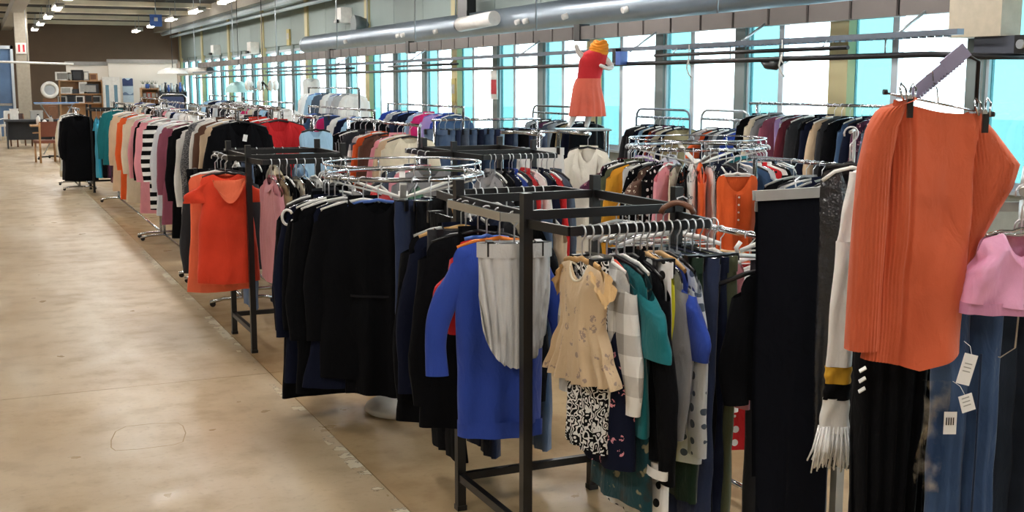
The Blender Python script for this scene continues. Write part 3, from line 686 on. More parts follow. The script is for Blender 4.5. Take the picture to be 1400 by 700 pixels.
# ---------- near black rack (A)
AX0, AY0, AX1, AY1, AH = 1.65, 3.53, 2.24, 4.14, 1.31
black_rack(AX0, AY0, AX1, AY1, AH, 'black steel four-sided rack nearest the camera with grey skirt on its side',
           (('front', .26, 1.225, M_BLACK), ('back', .30, 1.245, M_BLACK), ('left', .05, 1.24, M_CHROME), ('right', .035, 1.24, M_CHROME)))
YF = AY0 - .26
A_FRONT = [
 (1.725, ('gown:cdb594:floral:a08c80', dict(L=.385, W=.125, waist=.115, hem=.20, d=.03, gather=.42, hanger='wood', hi=True, name='child_dress', neck=.05, slope=.25, label='tan floral child dress with ruffled shoulders, first on near front rail'))),
 (1.755, ('skirt:black:swirl:white', dict(w=.095, L=.60, hem=.12, label='black and white swirl-print skirt below the tan child dress'))),
 (1.785, ('shirt:white:check:9a9894', dict(L=.53, W=.16, Ls=.42, hem=.17, waist=.16, hanger='white', label='white and grey checked shirt beside the tan child dress', hi=True))),
 (1.815, ('dress:navy:floral:pink', dict(L=.66, W=.14, hem=.18, Ls=0, hanger='red', label='navy dress with pink floral print behind the checked shirt'))),
 (1.85, ('tee:teal', dict(L=.55, W=.19, Ls=.22, hanger='black', hi=True, spread=.08, label='teal tee shirt on the near black rack front rail'))),
 (1.88, ('top:0f3c44:camo:2b2f2c', dict(L=.80, W=.18, hem=.19, hanger='white', label='dark teal mottled long top behind the teal tee shirt'))),
 (1.915, ('jacket:black', dict(L=.62, Ls=.62, W=.215, spread=.06, hanger='black', hi=True, label='black jacket with white striped cuffs on near front rail'))),
 (1.94, ('leggings:white:dots:black', dict(w=.19, L=.86, hem=.105, d=.02, label='white leggings with black dots on near front rail'))),
 (1.965, ('top:yellow', dict(L=.70, W=.19, hem=.205, hanger='wood', label='bright yellow top beside the white dotted leggings'))),
 (1.99, ('sweater:grey', dict(L=.55, W=.18, Ls=.50, hanger='wire', label='grey sweater beside the yellow top on near front rail'))),
 (2.02, ('tee:blue', dict(L=.42, W=.18, Ls=.24, hanger='wood', hi=True, label='royal blue tee shirt on a wooden hanger, near front rail'))),
 (2.05, ('shirt:pale:dots:slate', dict(L=.66, W=.19, Ls=.56, hanger='black', label='pale grey dotted shirt behind the royal blue tee shirt'))),
 (2.08, ('trousers:forest', dict(L=.80, w=.15, label='dark green trousers on the near black rack front rail'))),
 (2.11, ('jeans:indigo', dict(L=.92, w=.18, label='dark blue jeans left of the black trousers, near front rail'))),
 (2.14, ('trousers:black', dict(L=.96, w=.17, label='black trousers between the jeans on near front rail'))),
 (2.17, ('jeans:navy', dict(L=.96, w=.17, label='navy jeans beside the olive trousers on near front rail'))),
 (2.20, ('trousers:olive', dict(L=.96, w=.16, label='olive trousers near the right end of near front rail'))),
 (2.225, ('top:pink', dict(L=.50, W=.16, hanger='white', label='pale pink top at the right end of near front rail')))]
for x, (sp, kw) in A_FRONT:
    kw = dict(kw); hk = kw.pop('hanger', 'wire'); g = garment(sp, (x, YF, 1.225), -pi / 2 + random.uniform(-.08, .08) + (.12 if x < 1.8 else 0), 'near black rack front rail', 'left', hk, **kw)
    if 'tan floral' in kw['label']:                    # ruffles and bodice seam on the tan dress
        for s in (-1, 1):
            MB().surf(lambda u, v, s=s: (s * (.085 + .045 * u + .022 * v), -.032 + .06 * v + .006 * sin(12 * u + 9 * v), TOPZ - .022 - .055 * u - .05 * sin(pi * v) * u + .006 * sin(20 * v)), 6, 14).build('ruffle', fabric('tan'), g)
        T([(.05 * cos(a), -.008 + .016 * sin(a), TOPZ - .006 - (.055 if sin(a) < 0 else .01) * abs(sin(a))) for a in [k * pi / 10 for k in range(20)]], .004, 6, closed=True).build('neck_trim', fabric('cream'), g)
    if 'striped cuffs' in kw['label']:
        for s in (-1, 1):
            T([(s * .225, -.015, -.749), (s * .225, -.018, -.779)], .056, 14, rr=.45, caps=False, up=(0, 1, 0)).build('cuff', M_PLWHITE, g)
# left side rail: grey skirt, blue sweatshirt, dark clothes behind
LX = AX0 - .05; zl = 1.24; rk = 'near black rack side rail'
garment('skirt:c0c1c2', (LX + .045, 3.615, zl), -.3, rk, 'near', 'clip', hi=True, w=.125, L=.41, hem=.122, d=.045, n=7, amp=.026, sag=.12, label='silver grey knit skirt sagging on a clip hanger')
g = garment('sweater:blue', (LX + .045, 3.74, zl), -.30, rk, 'near', 'orange', hi=True, L=.66, W=.165, Ls=.43, hem=.150, waist=.155, d=.042, r0=.058, r1=.04, spread=.075, amp=.012, label='royal blue sweatshirt behind the grey skirt', name='sweatshirt')
MB().surf(lambda u, v: (.154 * cos(2 * pi * u), .060 * sin(2 * pi * u) + .004 * sin(16 * pi * u), TOPZ - .645 - .06 * v), 48, 3, True).build('hem_band', fabric('blue', 'rib'), g)
g = garment('tee:red', (LX + .03, 3.82, zl), -.25, rk, 'near', 'blue', L=.34, W=.105, Ls=.3, spread=.02, label='red tee shirt glimpsed behind the blue sweatshirt')
garment('jacket:black', (LX + .05, 3.95, zl), -.25, rk, 'near', 'black', L=.72, Ls=.58, W=.19, label='black jacket just behind the blue sweatshirt')
garment('trousers:charcoal', (LX + .03, 4.02, zl), -.2, rk, 'near', 'clip', L=.70, w=.14, label='charcoal trousers behind the black jacket on near side rail')
garment('cardigan:navy', (LX + .04, 4.09, zl), -.2, rk, 'near', 'wood', L=.6, W=.18, label='navy cardigan at the back of the near side rail')
garment('coat:black', (LX + .05, 4.15, zl), -.2, rk, 'near', 'grey', L=.75, W=.19, label='long black coat at the end of the near side rail')
bs = ['trousers:black', 'shirt:white', 'jacket:navy', 'jeans:indigo', 'sweater:charcoal', 'blouse:cream', 'tee:black', 'jeans:denim', 'sweater:beige']
fill('near black rack back rail', 'left', (AX0 + .04, AY1 + .30, 1.245), (AX1 - .05, AY1 + .30, 1.245), bs, -pi / 2, ('wire', 'wire', 'white'))

p = at_z(926, 284, 1.262)
t = thing('coat_hanger', 'brown wooden hanger lying on the right corner of near black rack', 'hanger', (p.x, p.y, 1.243), -.5)
T([(-.055, 0, 0), (-.045, 0, .018), (-.02, 0, .032), (0, 0, .036), (.02, 0, .032), (.045, 0, .018), (.055, 0, 0)], .010, 8).build('shoulder_bar', solid('dark_hanger_wood', '6a4430', .4), t)
T([(0, 0, .036), (0, .01, .05), (.02, .02, .055), (.035, .02, .045)], .0025, 6).build('hook', M_HOOK, t)
# ---------- near round rack
RC = (1.93, 5.60); RR, RZ = .40, 1.235
round_rack(RC, RR, RZ, 'round chrome rack of black clothes on a white base')
tg = [-26, -16, -10, -5, 0, 3, 6, 8, 10, 12, 14, 16]; an = [-126, -137, -146, -155, -164, -173, -182, -191, -200, -209, -218, -228]
rs = [('gown:black', dict(L=.93, W=.165, waist=.15, hem=.175, hi=True, hanger='blue', d=.04, amp=.012, label='long black sleeveless dress facing the aisle on round rack')),
      ('jacket:black', dict(L=.85)), ('dress:navy', dict(L=.90, Ls=0)), ('coat:black', dict(L=.93, hanger='white')), ('sweater:black', dict(L=.72, hanger='white')),
      ('coat:navy', dict(L=.9)), ('jacket:black', dict(L=.8)), ('sweater:navy', dict(L=.7, hanger='white')), ('coat:black', {}), ('jacket:charcoal', {}), ('blazer:black', {}), ('cardigan:black', {})]
rs = [(sp, dict(kw, yaw=R(t_) - R(a_) - pi)) for (sp, kw), t_, a_ in zip(rs, tg, an)]
ring('near round rack', RC, RR, RZ, rs, an)
rs = [('jeans:indigo', dict(w=.13, L=.85, yaw=-.9)), ('trousers:black', dict(w=.17, L=.88, yaw=-.7)), ('sweater:black', dict(L=.75, yaw=-.5, hanger='wood')), ('coat:black', dict(L=.85, yaw=-.4, hanger='white')), ('blazer:navy', dict(L=.8, yaw=-.2)),
      ('dress:charcoal', dict()), 'tee:green', 'sweater:red', 'blouse:white']
ring('near round rack right half', RC, RR, RZ, rs, [-101, -90, -76, -63, -50, -36, 62, 88, 120])

bd = next(g_['o'] for g_ in REG if g_['label'] and g_['label'].startswith('long black sleeveless'))
MB().surf(lambda u, v: (.1525 * cos(2 * pi * u), .055 * sin(2 * pi * u), TOPZ - .44 - .012 * v), 40, 1, True).build('waist_seam', fabric('1c1c20'), bd)
# ---------- second black rack (B)
BX0, BY0, BX1, BY1 = 1.49, 7.22, 2.09, 7.84
black_rack(BX0, BY0, BX1, BY1, 1.30, 'black steel four-sided rack with the scarlet dress beside the aisle', (('front', .26, 1.225, M_BLACK), ('back', .28, 1.235, M_BLACK), ('left', .10, 1.235, M_BLACK)))
g = garment('tee:scarlet', (BX0 - .12, 7.33, 1.235), -.18, 'second black rack side rail', 'near', 'black', hi=True, L=.68, W=.155, Ls=.13, hem=.190, waist=.172, d=.035, slope=.30, nf=.03, r0=.062, r1=.075, spread=.045, label='scarlet dress with a draped neckline on the second black rack', name='dress', cat='dress')
MB().surf(lambda u, v: (-.085 + .19 * u + .03 * v, -.05 - .03 * sin(pi * u) * (.4 + v), TOPZ - .02 - .16 * sin(pi * (u * .85 + .15)) * v - .015 * (1 - v) + .01 * sin(9 * v)), 16, 8).build('draped_cowl', fabric('coral'), g)
garment('top:coral', (BX0 - .16, 7.45, 1.235), -.1, 'second black rack side rail', 'near', 'white', L=.75, label='coral top showing behind the scarlet dress')
garment('shirt:charcoal', (BX0 - .1, 7.58, 1.235), 0, 'second black rack side rail', 'near', 'black', label='charcoal shirt behind the scarlet dress')
garment('trousers:black', (BX0 - .1, 7.7, 1.235), 0, 'second black rack side rail', 'near', 'clip', label='black trousers at the back of the scarlet dress rail', L=.55)
fill('second black rack front rail', 'left', (BX0 + .05, BY0 - .26, 1.225), (BX1 - .03, BY0 - .26, 1.225),
     [('blouse:rose', dict(L=.62)), ('blouse:khaki', dict(L=.6)), ('shirt:black', dict(L=.66)), ('top:cream:floral:black', dict()), ('sweater:black', dict(L=.66)), ('top:white:dots:black', dict()), ('tee:black', dict()), ('tee:charcoal', dict()), ('sweater:navy', dict()), ('top:black', dict())],
     -pi / 2, ('wire', 'wire', 'white'))
fill('second black rack back rail', 'left', (BX0 + .05, BY1 + .28, 1.235), (BX1 - .03, BY1 + .28, 1.235), ['shirt:white', 'jeans:denim', 'sweater:black', 'tee:cream', 'trousers:charcoal', 'blouse:sky'], -pi / 2, ('white', 'wire'))

# ---------- chrome rails along the aisle
def byleft(items, xe, xc, z, rack, **kw):
    for sp, px in items:
        ex = {}
        if isinstance(sp, tuple): sp, ex = sp
        y = at_x(px, 200, xe).y; ex = dict(kw, **ex); hk = ex.pop('hanger', 'white')
        garment(sp, (xc, y, z), ex.pop('yaw', random.uniform(-.06, .06)), rack, 'near', hk, **ex)
XE, XCN = 1.50, 1.76
rail_rack((XCN, 8.85), (XCN, 10.1), 1.50, 'chrome clothes rail headed by the black blazer beside the aisle', over=.3)
byleft([(('blazer:black', dict(L=.72, hi=True, tag_=True, hanger='black', yaw=.0, label='black blazer with white tags facing the camera')), 280), (('coat:beige', dict(L=.95)), 272), (('jacket:brown', dict(L=.78)), 263), (('shirt:white', dict()), 257), (('coat:charcoal:tweed:grey', dict(L=.9)), 250)], XE, XCN, 1.50, 'first chrome aisle rail')
rail_rack((XCN, 10.35), (XCN, 13.05), 1.42, 'second chrome clothes rail along the aisle, holding the striped sweater', over=.18)
byleft([(('coat:white', dict(L=1.0)), 240), (('coat:black', dict(L=1.0)), 228), (('coat:mauve', dict(L=.95)), 215), (('coat:pale', dict(L=.9)), 208), (('sweater:black:stripe:white', dict(L=.92, hi=True, label='black and white striped long sweater in the aisle row')), 194), (('coat:pink', dict(L=1.0)), 186)], XE, XCN, 1.42, 'second chrome aisle rail')
rail_rack((XCN, 13.25), (XCN, 17.6), 1.42, 'third chrome clothes rail along the aisle, holding the cream coat', over=.12)
byleft([(('jacket:black', dict(L=.6)), 183), (('coat:pink', dict(L=.5)), 178), (('coat:cream', dict(L=1.0)), 168), (('coat:orange', dict(L=1.02)), 160), (('coat:beige', dict(L=1.0)), 150), (('jacket:teal', dict(L=.75)), 136)], XE, XCN, 1.42, 'third chrome aisle rail')
rail_rack((2.10, 9.2), (2.10, 11.0), 1.50, 'chrome clothes rail with red garments behind the black blazer', over=.25)
rail_rack((2.36, 8.95), (2.36, 9.35), 1.43, 'short chrome stand holding the light blue top', feet=.3, over=.12)
garment('top:sky', (2.36, 8.88, 1.43), -.1, 'light blue top stand', 'near', 'black', L=.55, W=.13, hem=.14, waist=.125, label='light blue sleeveless top near the second black rack')
fill('red garments rail', 'near', (2.10, 8.95, 1.50), (2.10, 10.9, 1.50), [('blazer:red', dict(L=.75)), ('coat:red', dict(L=.95)), ('coat:scarlet', dict(L=.9)), ('jacket:charcoal', dict()), ('sweater:rose', dict()), ('shirt:white', dict()), ('coat:navy', dict())], 0)
# far black rack with dresses at the aisle
black_rack(1.57, 19.2, 2.15, 19.85, 1.36, 'far black rack with turquoise and purple dresses by the aisle', (('front', .25, 1.29, M_BLACK),))
fill('far black rack front rail', 'left', (1.6, 18.95, 1.29), (2.12, 18.95, 1.29), ['dress:turquoise', 'dress:black', 'dress:plum', 'gown:mauve:floral:pink', 'gown:plum:floral:lilac', 'dress:burgundy', 'gown:slate'], -pi / 2)
fill('far black rack side rail', 'near', (1.4, 19.2, 1.3), (1.4, 20.6, 1.3), [('coat:black', dict(L=1.0)), ('blazer:black', dict()), ('coat:charcoal', dict()), ('coat:white', dict(L=.9)), ('coat:cream', dict())], 0)
rail_rack((1.4, 19.75), (1.4, 20.9), 1.3, 'short chrome rail behind the far black coats', over=.5)

# ---------- third black rack (C) in the middle
black_rack(2.74, 6.95, 3.30, 7.50, 1.31, 'black steel rack of navy and red jackets in the middle', (('front', .40, 1.245, M_BLACK), ('left', .14, 1.245, M_BLACK)))
fill('middle black rack front rail', 'left', (2.80, 6.55, 1.245), (3.27, 6.55, 1.245), ['jacket:grey', 'blazer:charcoal', 'jacket:black', 'cardigan:navy', 'jacket:blue', 'sweater:charcoal', ('jacket:red', dict()), 'shirt:white', 'jacket:navy', 'blazer:navy', ('sweater:red', dict()), 'coat:slate'], -pi / 2, ('wire', 'white', 'black'))
fill('middle black rack side rail', 'near', (2.60, 7.0, 1.245), (2.60, 7.45, 1.245), ['sweater:grey', 'blouse:pink', 'shirt:slate', 'tee:charcoal'], 0, ('wire', 'white'))

ODX, ODY = 4.10, 5.80
# ---------- far round rack (D)
DC = (4.47, 6.80); DR, DZ = .47, 1.26
round_rack(DC, DR, DZ, 'large round chrome rack of mixed blouses in front of the windows')
ds = ['blouse:burgundy:floral:pink', 'dress:plum:floral:rose', 'blouse:black:pinstripe:white', 'shirt:black', 'cardigan:olive', 'sweater:mustard', 'top:white', 'blouse:black:floral:white', 'dress:brown:floral:cream', 'blouse:black:dots:white',
      'blouse:pink', 'top:cream:floral:rose', 'dress:black:floral:rust', 'blouse:white:floral:slate', 'shirt:orange', 'top:white', 'blouse:navy:floral:white', 'dress:navy:dots:white', 'blouse:charcoal', 'top:silver', 'shirt:denim', 'blouse:white', 'blouse:red:dots:black', 'blouse:white:floral:pink', 'blouse:black:floral:cream', 'shirt:slate', 'top:cream', 'dress:charcoal:floral:white', 'sweater:white']
ring('far round rack', DC, DR, DZ, [((s, dict(L=KIND[s.split(':')[0]][1] * 1.0))) for s in ds], [-212 + 6.6 * k for k in range(len(ds))], ('wire', 'white', 'black'))
garment('gown:orange', (ODX, ODY, 1.25), -.35, 'far round rack', 'front', 'white', hi=True, L=.74, W=.125, waist=.12, hem=.145, nf=.10, neck=.08, amp=.014, label='bright orange sleeveless dress hanging in front of the round rack')
ring('far round rack back half', DC, DR, DZ, ['sweater:cream', 'blouse:teal', 'jacket:navy', 'sweater:black', 'shirt:pale', 'blouse:lilac'], [2, 16, 30, 50, 80, 110], ('black', 'white'))
g = garment('dress:red:dots:white', (2.72, 3.75, 1.10), -.4, 'dotted dress stand', 'near', 'white', L=.75, W=.13, hem=.14, label='red and white dotted dress seen behind the right foreground rack')
rail_rack((2.72, 3.45), (2.72, 4.2), 1.10, 'low chrome rail holding the red dotted dress', feet=.3)
garment('top:rust', (2.72, 3.95, 1.10), 0, 'dotted dress stand', 'near', 'wood', L=.7, label='rust coloured top next to the red dotted dress')
garment('blouse:white', (2.72, 3.6, 1.10), -.3, 'dotted dress stand', 'near', 'white', L=.45, W=.16, label='small white blouse in front of the red dotted dress')

od = next(g_['o'] for g_ in REG if g_['label'] and g_['label'].startswith('bright orange'))
B((-.012, -.05, TOPZ - .30), (.012, -.03, TOPZ - .115)).build('button_placket', fabric('c8501f'), od)
for k in range(4): T([(0, -.05, TOPZ - .13 - .045 * k), (0, -.054, TOPZ - .13 - .045 * k)], .006, 10).build('button', M_PLWHITE, od)
# ---------- two-arm stand with white skirt and white coat (E)
t = thing('clothes_rack', 'chrome two-arm stand showing a white skirt and a white coat', 'clothes rack', (3.72, 7.75, 0))
T([(0, 0, .03), (0, 0, 1.34)], .015, 10).build('post', M_CHROME, t); T([(-.3, 0, 1.327), (.3, 0, 1.327)], .0125, 8).build('cross_bar', M_CHROME, t)
for s in (-.2, .16): T([(s, 0, 1.327), (s, -.5, 1.327)], .0125, 8).build('arm', M_CHROME, t)
for a in range(4): T([(0, 0, .05), (.3 * cos(a * pi / 2 + .7), .3 * sin(a * pi / 2 + .7), .016)], .014, 8).build('leg', M_CHROME, t)
garment('skirt:white', (3.52, 7.30, 1.34), -.3, 'two-arm stand', 'near', 'clip', w=.16, L=.42, hem=.19, label='white skirt clipped on the two-arm stand')
garment('blazer:f0ece0', (3.88, 7.28, 1.34), -1.05, 'two-arm stand', 'near', 'black', hi=True, L=.72, W=.17, waist=.16, hem=.18, label='cream white coat facing the camera on the two-arm stand', name='coat', cat='coat')

# ---------- rail by the windows, right (F)
rail_rack((6.25, 6.85), (6.25, 8.6), 1.515, 'chrome rail of lilac and dark clothes under the right windows', over=.08)
fs = ['shirt:slate:floral:lilac', 'blouse:plum:floral:pink', 'jacket:navy', 'shirt:denim', 'coat:black', 'blazer:charcoal', 'coat:beige', 'jacket:navy', 'jacket:black', 'coat:charcoal', 'coat:burgundy', 'gown:pale:floral:lilac', 'gown:lilac', 'sweater:mauve', 'jacket:grey', 'sweater:cream', 'blazer:black']
fill('right window rail', 'near', (6.25, 6.9, 1.515), (6.25, 8.55, 1.515), fs, 0, ('white', 'wire', 'black'))
# looped racks by the windows (G)
loop_rack((6.45, 8.95), (6.45, 9.75), 1.42, 'grey looped rack nearest the lilac clothes', M_GALV)
fill('first looped window rack', 'near', (6.45, 9.03, 1.347), (6.45, 9.67, 1.347), ['jacket:blue', 'jacket:slate', 'shirt:pale', 'sweater:grey', 'jacket:navy', 'tee:orange', 'jacket:silver', 'sweater:pale'], 0, ('white', 'black'))
loop_rack((6.45, 9.95), (6.45, 11.0), 1.41, 'dark grey looped rack in the middle by the windows', M_RAILG)
fill('middle looped window rack', 'near', (6.45, 10.03, 1.337), (6.45, 10.92, 1.337), ['sweater:khaki', 'jacket:navy', 'sweater:cream', 'jacket:plum', 'sweater:rust', 'jacket:black', 'shirt:sky', 'jacket:navy', 'jacket:charcoal', 'coat:charcoal'], 0, ('black', 'white'))
loop_rack((6.45, 11.9), (6.45, 13.6), 1.40, 'black looped rack behind the orange mannequin', M_BLACK)
fill('black looped window rack', 'near', (6.45, 12.0, 1.327), (6.45, 13.5, 1.327), ['jacket:black', 'jacket:navy', 'sweater:khaki', 'sweater:black', 'shirt:grey', 'jacket:slate', 'sweater:plum', 'jacket:charcoal', 'tee:silver'], 0, ('black', 'white'))
# jeans rack and striped rack (H, J)
rail_rack((3.15, 8.7), (3.15, 10.7), 1.36, 'chrome rail of striped, orange and peach clothes in the middle')
fill('middle mixed rail', 'near', (3.15, 8.8, 1.36), (3.15, 10.6, 1.36), ['sweater:cream', 'coat:beige', 'cardigan:pink', 'sweater:brown', 'shirt:orange', 'shirt:white:check:slate', 'jacket:charcoal', 'blazer:black:pinstripe:grey', 'coat:black'], 0)
rail_rack((3.95, 10.6), (5.1, 10.6), 1.34, 'chrome rail of blue jeans in the middle distance')
fill('jeans rail', 'left', (4.0, 10.6, 1.34), (5.05, 10.6, 1.34), ['jeans:denim', 'jeans:indigo', 'jeans:slate', 'jeans:denim', 'jeans:navy', 'jeans:denim', 'jeans:indigo', 'jeans:sky', 'jeans:navy', 'jeans:denim', 'jeans:black', 'jeans:indigo', 'jeans:slate', 'jeans:denim'], -pi / 2 + .5, ('clip',))
# farther racks
K = [((2.75, 11.6), (2.75, 14.2), 1.42, 'first far row', ['shirt:white', 'coat:black', 'sweater:cream', 'shirt:sky', 'jacket:navy', 'blouse:white', 'coat:beige', 'sweater:grey', 'shirt:charcoal']),
     ((3.9, 12.2), (3.9, 15.0), 1.40, 'second far row', ['jacket:black', 'shirt:sky', 'sweater:navy', 'shirt:white', 'jeans:indigo', 'sweater:magenta', 'jacket:slate', 'shirt:denim', 'coat:charcoal']),
     ((5.1, 12.6), (5.1, 15.4), 1.42, 'third far row', ['shirt:denim', 'jacket:blue', 'sweater:lilac', 'jacket:magenta', 'shirt:sky', 'jacket:navy', 'shirt:indigo', 'sweater:silver', 'shirt:blue']),
     ((2.6, 15.6), (2.6, 19.0), 1.42, 'fourth far row', ['coat:white', 'sweater:pale', 'coat:navy', 'shirt:white', 'blouse:pink', 'coat:black', 'shirt:pale', 'sweater:brown']),
     ((4.0, 16.2), (4.0, 19.6), 1.42, 'fifth far row', ['shirt:white', 'jacket:navy', 'blouse:sky', 'sweater:charcoal', 'shirt:cream', 'jacket:magenta', 'shirt:slate']),
     ((5.2, 17.0), (5.2, 20.0), 1.62, 'tall far row', ['shirt:white', 'jacket:silver', 'shirt:pale', 'blouse:white', 'jacket:slate', 'shirt:sky', 'sweater:white']),
     ((2.9, 20.5), (2.9, 24.0), 1.42, 'sixth far row', ['shirt:white', 'jacket:black', 'sweater:grey', 'coat:cream', 'shirt:pale', 'jacket:brown']),
     ((4.4, 21.5), (4.4, 25.0), 1.45, 'seventh far row', ['shirt:white', 'jacket:charcoal', 'blouse:pale', 'coat:navy', 'shirt:sky'])]
for p0, p1, z, nm, sp in K:
    rail_rack(p0, p1, z, 'chrome clothes rail, %s of the middle racks' % nm)
    fill('%s of racks' % nm, 'near', (p0[0], p0[1] + .15, z), (p1[0], p1[1] - .15, z), sp, 0, ('white', 'wire', 'blue'))
# empty hangers left on the chrome rails behind the aisle coats
EH = [('near black rack right rail', AX1 + .035, AY0 + .08, AY1 - .08, 1.24, 9), ('third chrome aisle rail', XCN, 14.0, 16.4, 1.42, 4), ('second chrome aisle rail', XCN, 11.0, 13.3, 1.42, 4), ('first far row of racks', 2.75, 11.7, 14.1, 1.42, 2)]
for nm, x, ya, yb, z, n in EH:
    for k in range(n):
        h = thing('coat_hanger', 'empty hanger, %s of the empty ones from near end, %s' % (ORD[k], nm), 'hanger', (x, ya + (yb - ya) * (k + .3) / n, z), random.uniform(-.3, .3), 'empty hangers on the aisle rails')
        hanger_parts(h, ('white', 'wire', 'grey')[k % 3], .19)
# ================================================================== RIGHT FOREGROUND
M_FLAT = solid('flat_grey_steel', 'a8a8a6', .35, .5)
FR = -YAW
def fwd(d): return Vector((sin(YAW), cos(YAW), 0)) * d
D0 = 3.62
bl = at_d(1032, 284, D0); br = at_d(1300, 284, D0); br.z = bl.z = 1.295
br2 = br + (br - bl) * .5
rk = thing('clothes_rack', 'grey flat-bar rack in the right foreground under the orange sweater', 'clothes rack', (0, 0, 0))
MB().bar(bl, br2, .012, .03).build('back_bar', M_FLAT, rk)
for px in (1160, 1420):
    p = bl.lerp(br2, (px - 1032) / (402.)); MB().bar((p.x, p.y, 0.02), (p.x, p.y, 1.28), .03, .03).build('post', M_FLAT, rk)
    MB().bar((p.x - .3 * sin(YAW), p.y - .3 * cos(YAW), .015), (p.x + .3 * sin(YAW), p.y + .3 * cos(YAW), .015), .04, .03).build('foot', M_FLAT, rk)
def place(px, d, z):                                     # the point at camera depth d and height z seen at pixel column px
    a_, b_ = at_d(px, 0, d), at_d(px, 700, d); t_ = (z - a_.z) / (b_.z - a_.z); return a_.lerp(b_, t_)
def arm_to(px, d, z, r=.011):                                    # an arm from the back bar out to a garment's hook
    q = place(px, d, z); p = bl.lerp(br2, min(1, max(0, (px - 1032) / 402.)))
    v = (p - q); v.z = 0; v.normalize(); e = q - v * .04
    T([(p.x, p.y, z - .0125), (e.x, e.y, z - .0125)], r, 8).build('arm', M_FLAT, rk)
    if abs(z - 1.295) > .02: T([(p.x, p.y, min(z, 1.295) - .02), (p.x, p.y, max(z, 1.295) - .005)], r, 8).build('riser', M_FLAT, rk)
    return q
# folded navy trousers over the bar
def folded(name, label, cat, col, center, w, L, drop2, rz, th=.02, seed=1, pat='plain'):
    t = thing(name, label, cat, center, rz)
    def fn(u, v):
        s = (v - .5) * 2; x = (u - .5) * w
        if abs(s) < .12: a = s / .12 * pi / 2; y = th * sin(a) * -1; z = .02 * cos(a)
        else:
            q = (abs(s) - .12) / .88; y = -sgn(s) * (th + .012 * q); z = -q * (L if s > 0 else drop2)
        x += .012 * noise.noise(Vector((0, z * 2, seed))) + (0.02 * max(0, -z) * (1 if u < .5 else -.3))
        y += .010 * sin(5 * u + 2 * z + seed) * min(1, -z * 3) * (1 if s > 0 else .5)
        return (x, y, z)
    MB().surf(fn, 14, 60).build('folded_legs', fabric(col, pat), t)
    MB().surf(lambda u, v: ((u - .5) * w * .98, -th - .014 - .006 * sin(5 * u), -L + .03 - .06 * v), 10, 2).build('hem', fabric(col, pat), t)
    return t
c = at_d(1088, 280, D0); c.z = 1.315
folded('trousers', 'navy black trousers folded over the grey bar at right', 'trousers', 'navy', c, .245, 1.06, .9, FR, seed=2).children[0].material_slots[0].material = fabric('0c0e16')
th_ = thing('coat_hanger', 'flat grey bar hanger clamping the navy black trousers', 'hanger', c, FR, 'coat hangers')
MB().bar((-.13, -.022, .015), (.125, -.022, .030), .008, .032).build('clamp_bar', M_PLGREY, th_); MB().bar((-.13, .022, .012), (.125, .022, .027), .008, .030).build('clamp_bar', M_PLGREY, th_)
T([(.0, 0, .03), (0, .02, .06), (.02, .04, .07)], .0025, 6).build('hook', M_HOOK, th_)
g = garment('sweater:black', arm_to(1080, 3.74, 1.20), FR + .1, 'right foreground rack', 'near', 'black', L=.42, W=.155, Ls=.38, hw=.235, slope=.42, label='black sweater slipping off a dark hanger at left of trousers')
g = garment('trousers:charcoal', place(1086, 3.86, 1.20), FR + .1, 'right foreground rack', 'near', 'clip', L=1.0, w=.14, label='charcoal trousers half hidden behind the navy black trousers')
h = thing('coat_hanger', 'thick white tube hanger poking out above the black sweater', 'hanger', arm_to(1098, 3.86, 1.29), FR + .25, 'coat hangers'); hanger_parts(h, 'white', .22)
T([(-.22, 0, -.13), (-.235, 0, -.15), (-.225, 0, -.175), (-.1, 0, -.185)], .008, 8).build('looped_end', M_PLWHITE, h)
# shiny black garment bag
g = garment('top:2b2b2e:vinyl', arm_to(1164, 3.42, 1.545, .005), FR, 'right foreground rack', 'near', 'black', hi=True, L=.90, W=.085, hem=.075, waist=.085, d=.03, neck=.03, amp=.012, label='shiny black vinyl garment bag beside the navy trousers', name='garment_bag', cat='garment bag')
T([(-.085, -.02, TOPZ - .04), (-.05, -.025, TOPZ - .012), (0, -.025, TOPZ + .0), (.05, -.025, TOPZ - .012)], .006, 6).build('white_piping', M_PLWHITE, g)
# white scarf with gold and black bands and a fringe
S3 = 3.25; sc = at_d(1153, 330, S3)
t = thing('scarf', 'white scarf with gold and black bands and a long fringe', 'scarf', sc, FR)
sz = lambda py: -(py - 330) / 1600 * S3 * 1.0
def strip(y0, y1, hw0, hw1, x0, x1, name, mat, off=0):
    def fn(u, v):
        a = 2 * pi * u; x = x0 + (x1 - x0) * v + (hw0 + (hw1 - hw0) * v) * cos(a)
        return (x + .002 * sin(9 * v), (.016 + off) * sin(a) + .004 * sin(4 * cos(a) + 3 * v), sz(y0) + (sz(y1) - sz(y0)) * v)
    return MB().surf(fn, 24, 10, True).build(name, mat, t)
strip(235, 330, .02, .03, .03, .01, 'scarf_cloth', fabric('white', 'rib'))
strip(330, 505, .026, .038, .006, .0, 'scarf_cloth', fabric('white', 'rib'))
strip(505, 529, .038, .037, .0, .0, 'gold_band', fabric('c89a2a'), .001)
strip(529, 552, .037, .039, .0, -.003, 'black_band', fabric('black'), .002)
strip(550, 600, .037, .046, -.003, -.006, 'white_end', fabric('white', 'rib'))
fr = MB(); rnd = random.Random(3)
for k in range(70):
    a = rnd.uniform(-1, 1); y = rnd.uniform(-.018, .01); x0 = -.005 + a * .042; x1 = -.012 + a * .064 + rnd.uniform(-.006, .006); zb = sz(rnd.uniform(634, 656))
    fr.tube([(x0, y, sz(590)), (x0 + (x1 - x0) * .6 + rnd.uniform(-.004, .004), y - .01, sz(622)), (x1, y - .006 + rnd.uniform(-.01, .01), zb)], [.0032, .003, .0022], 5)
tag(fr.build('fringe', fabric('white'), t), kind='stuff')
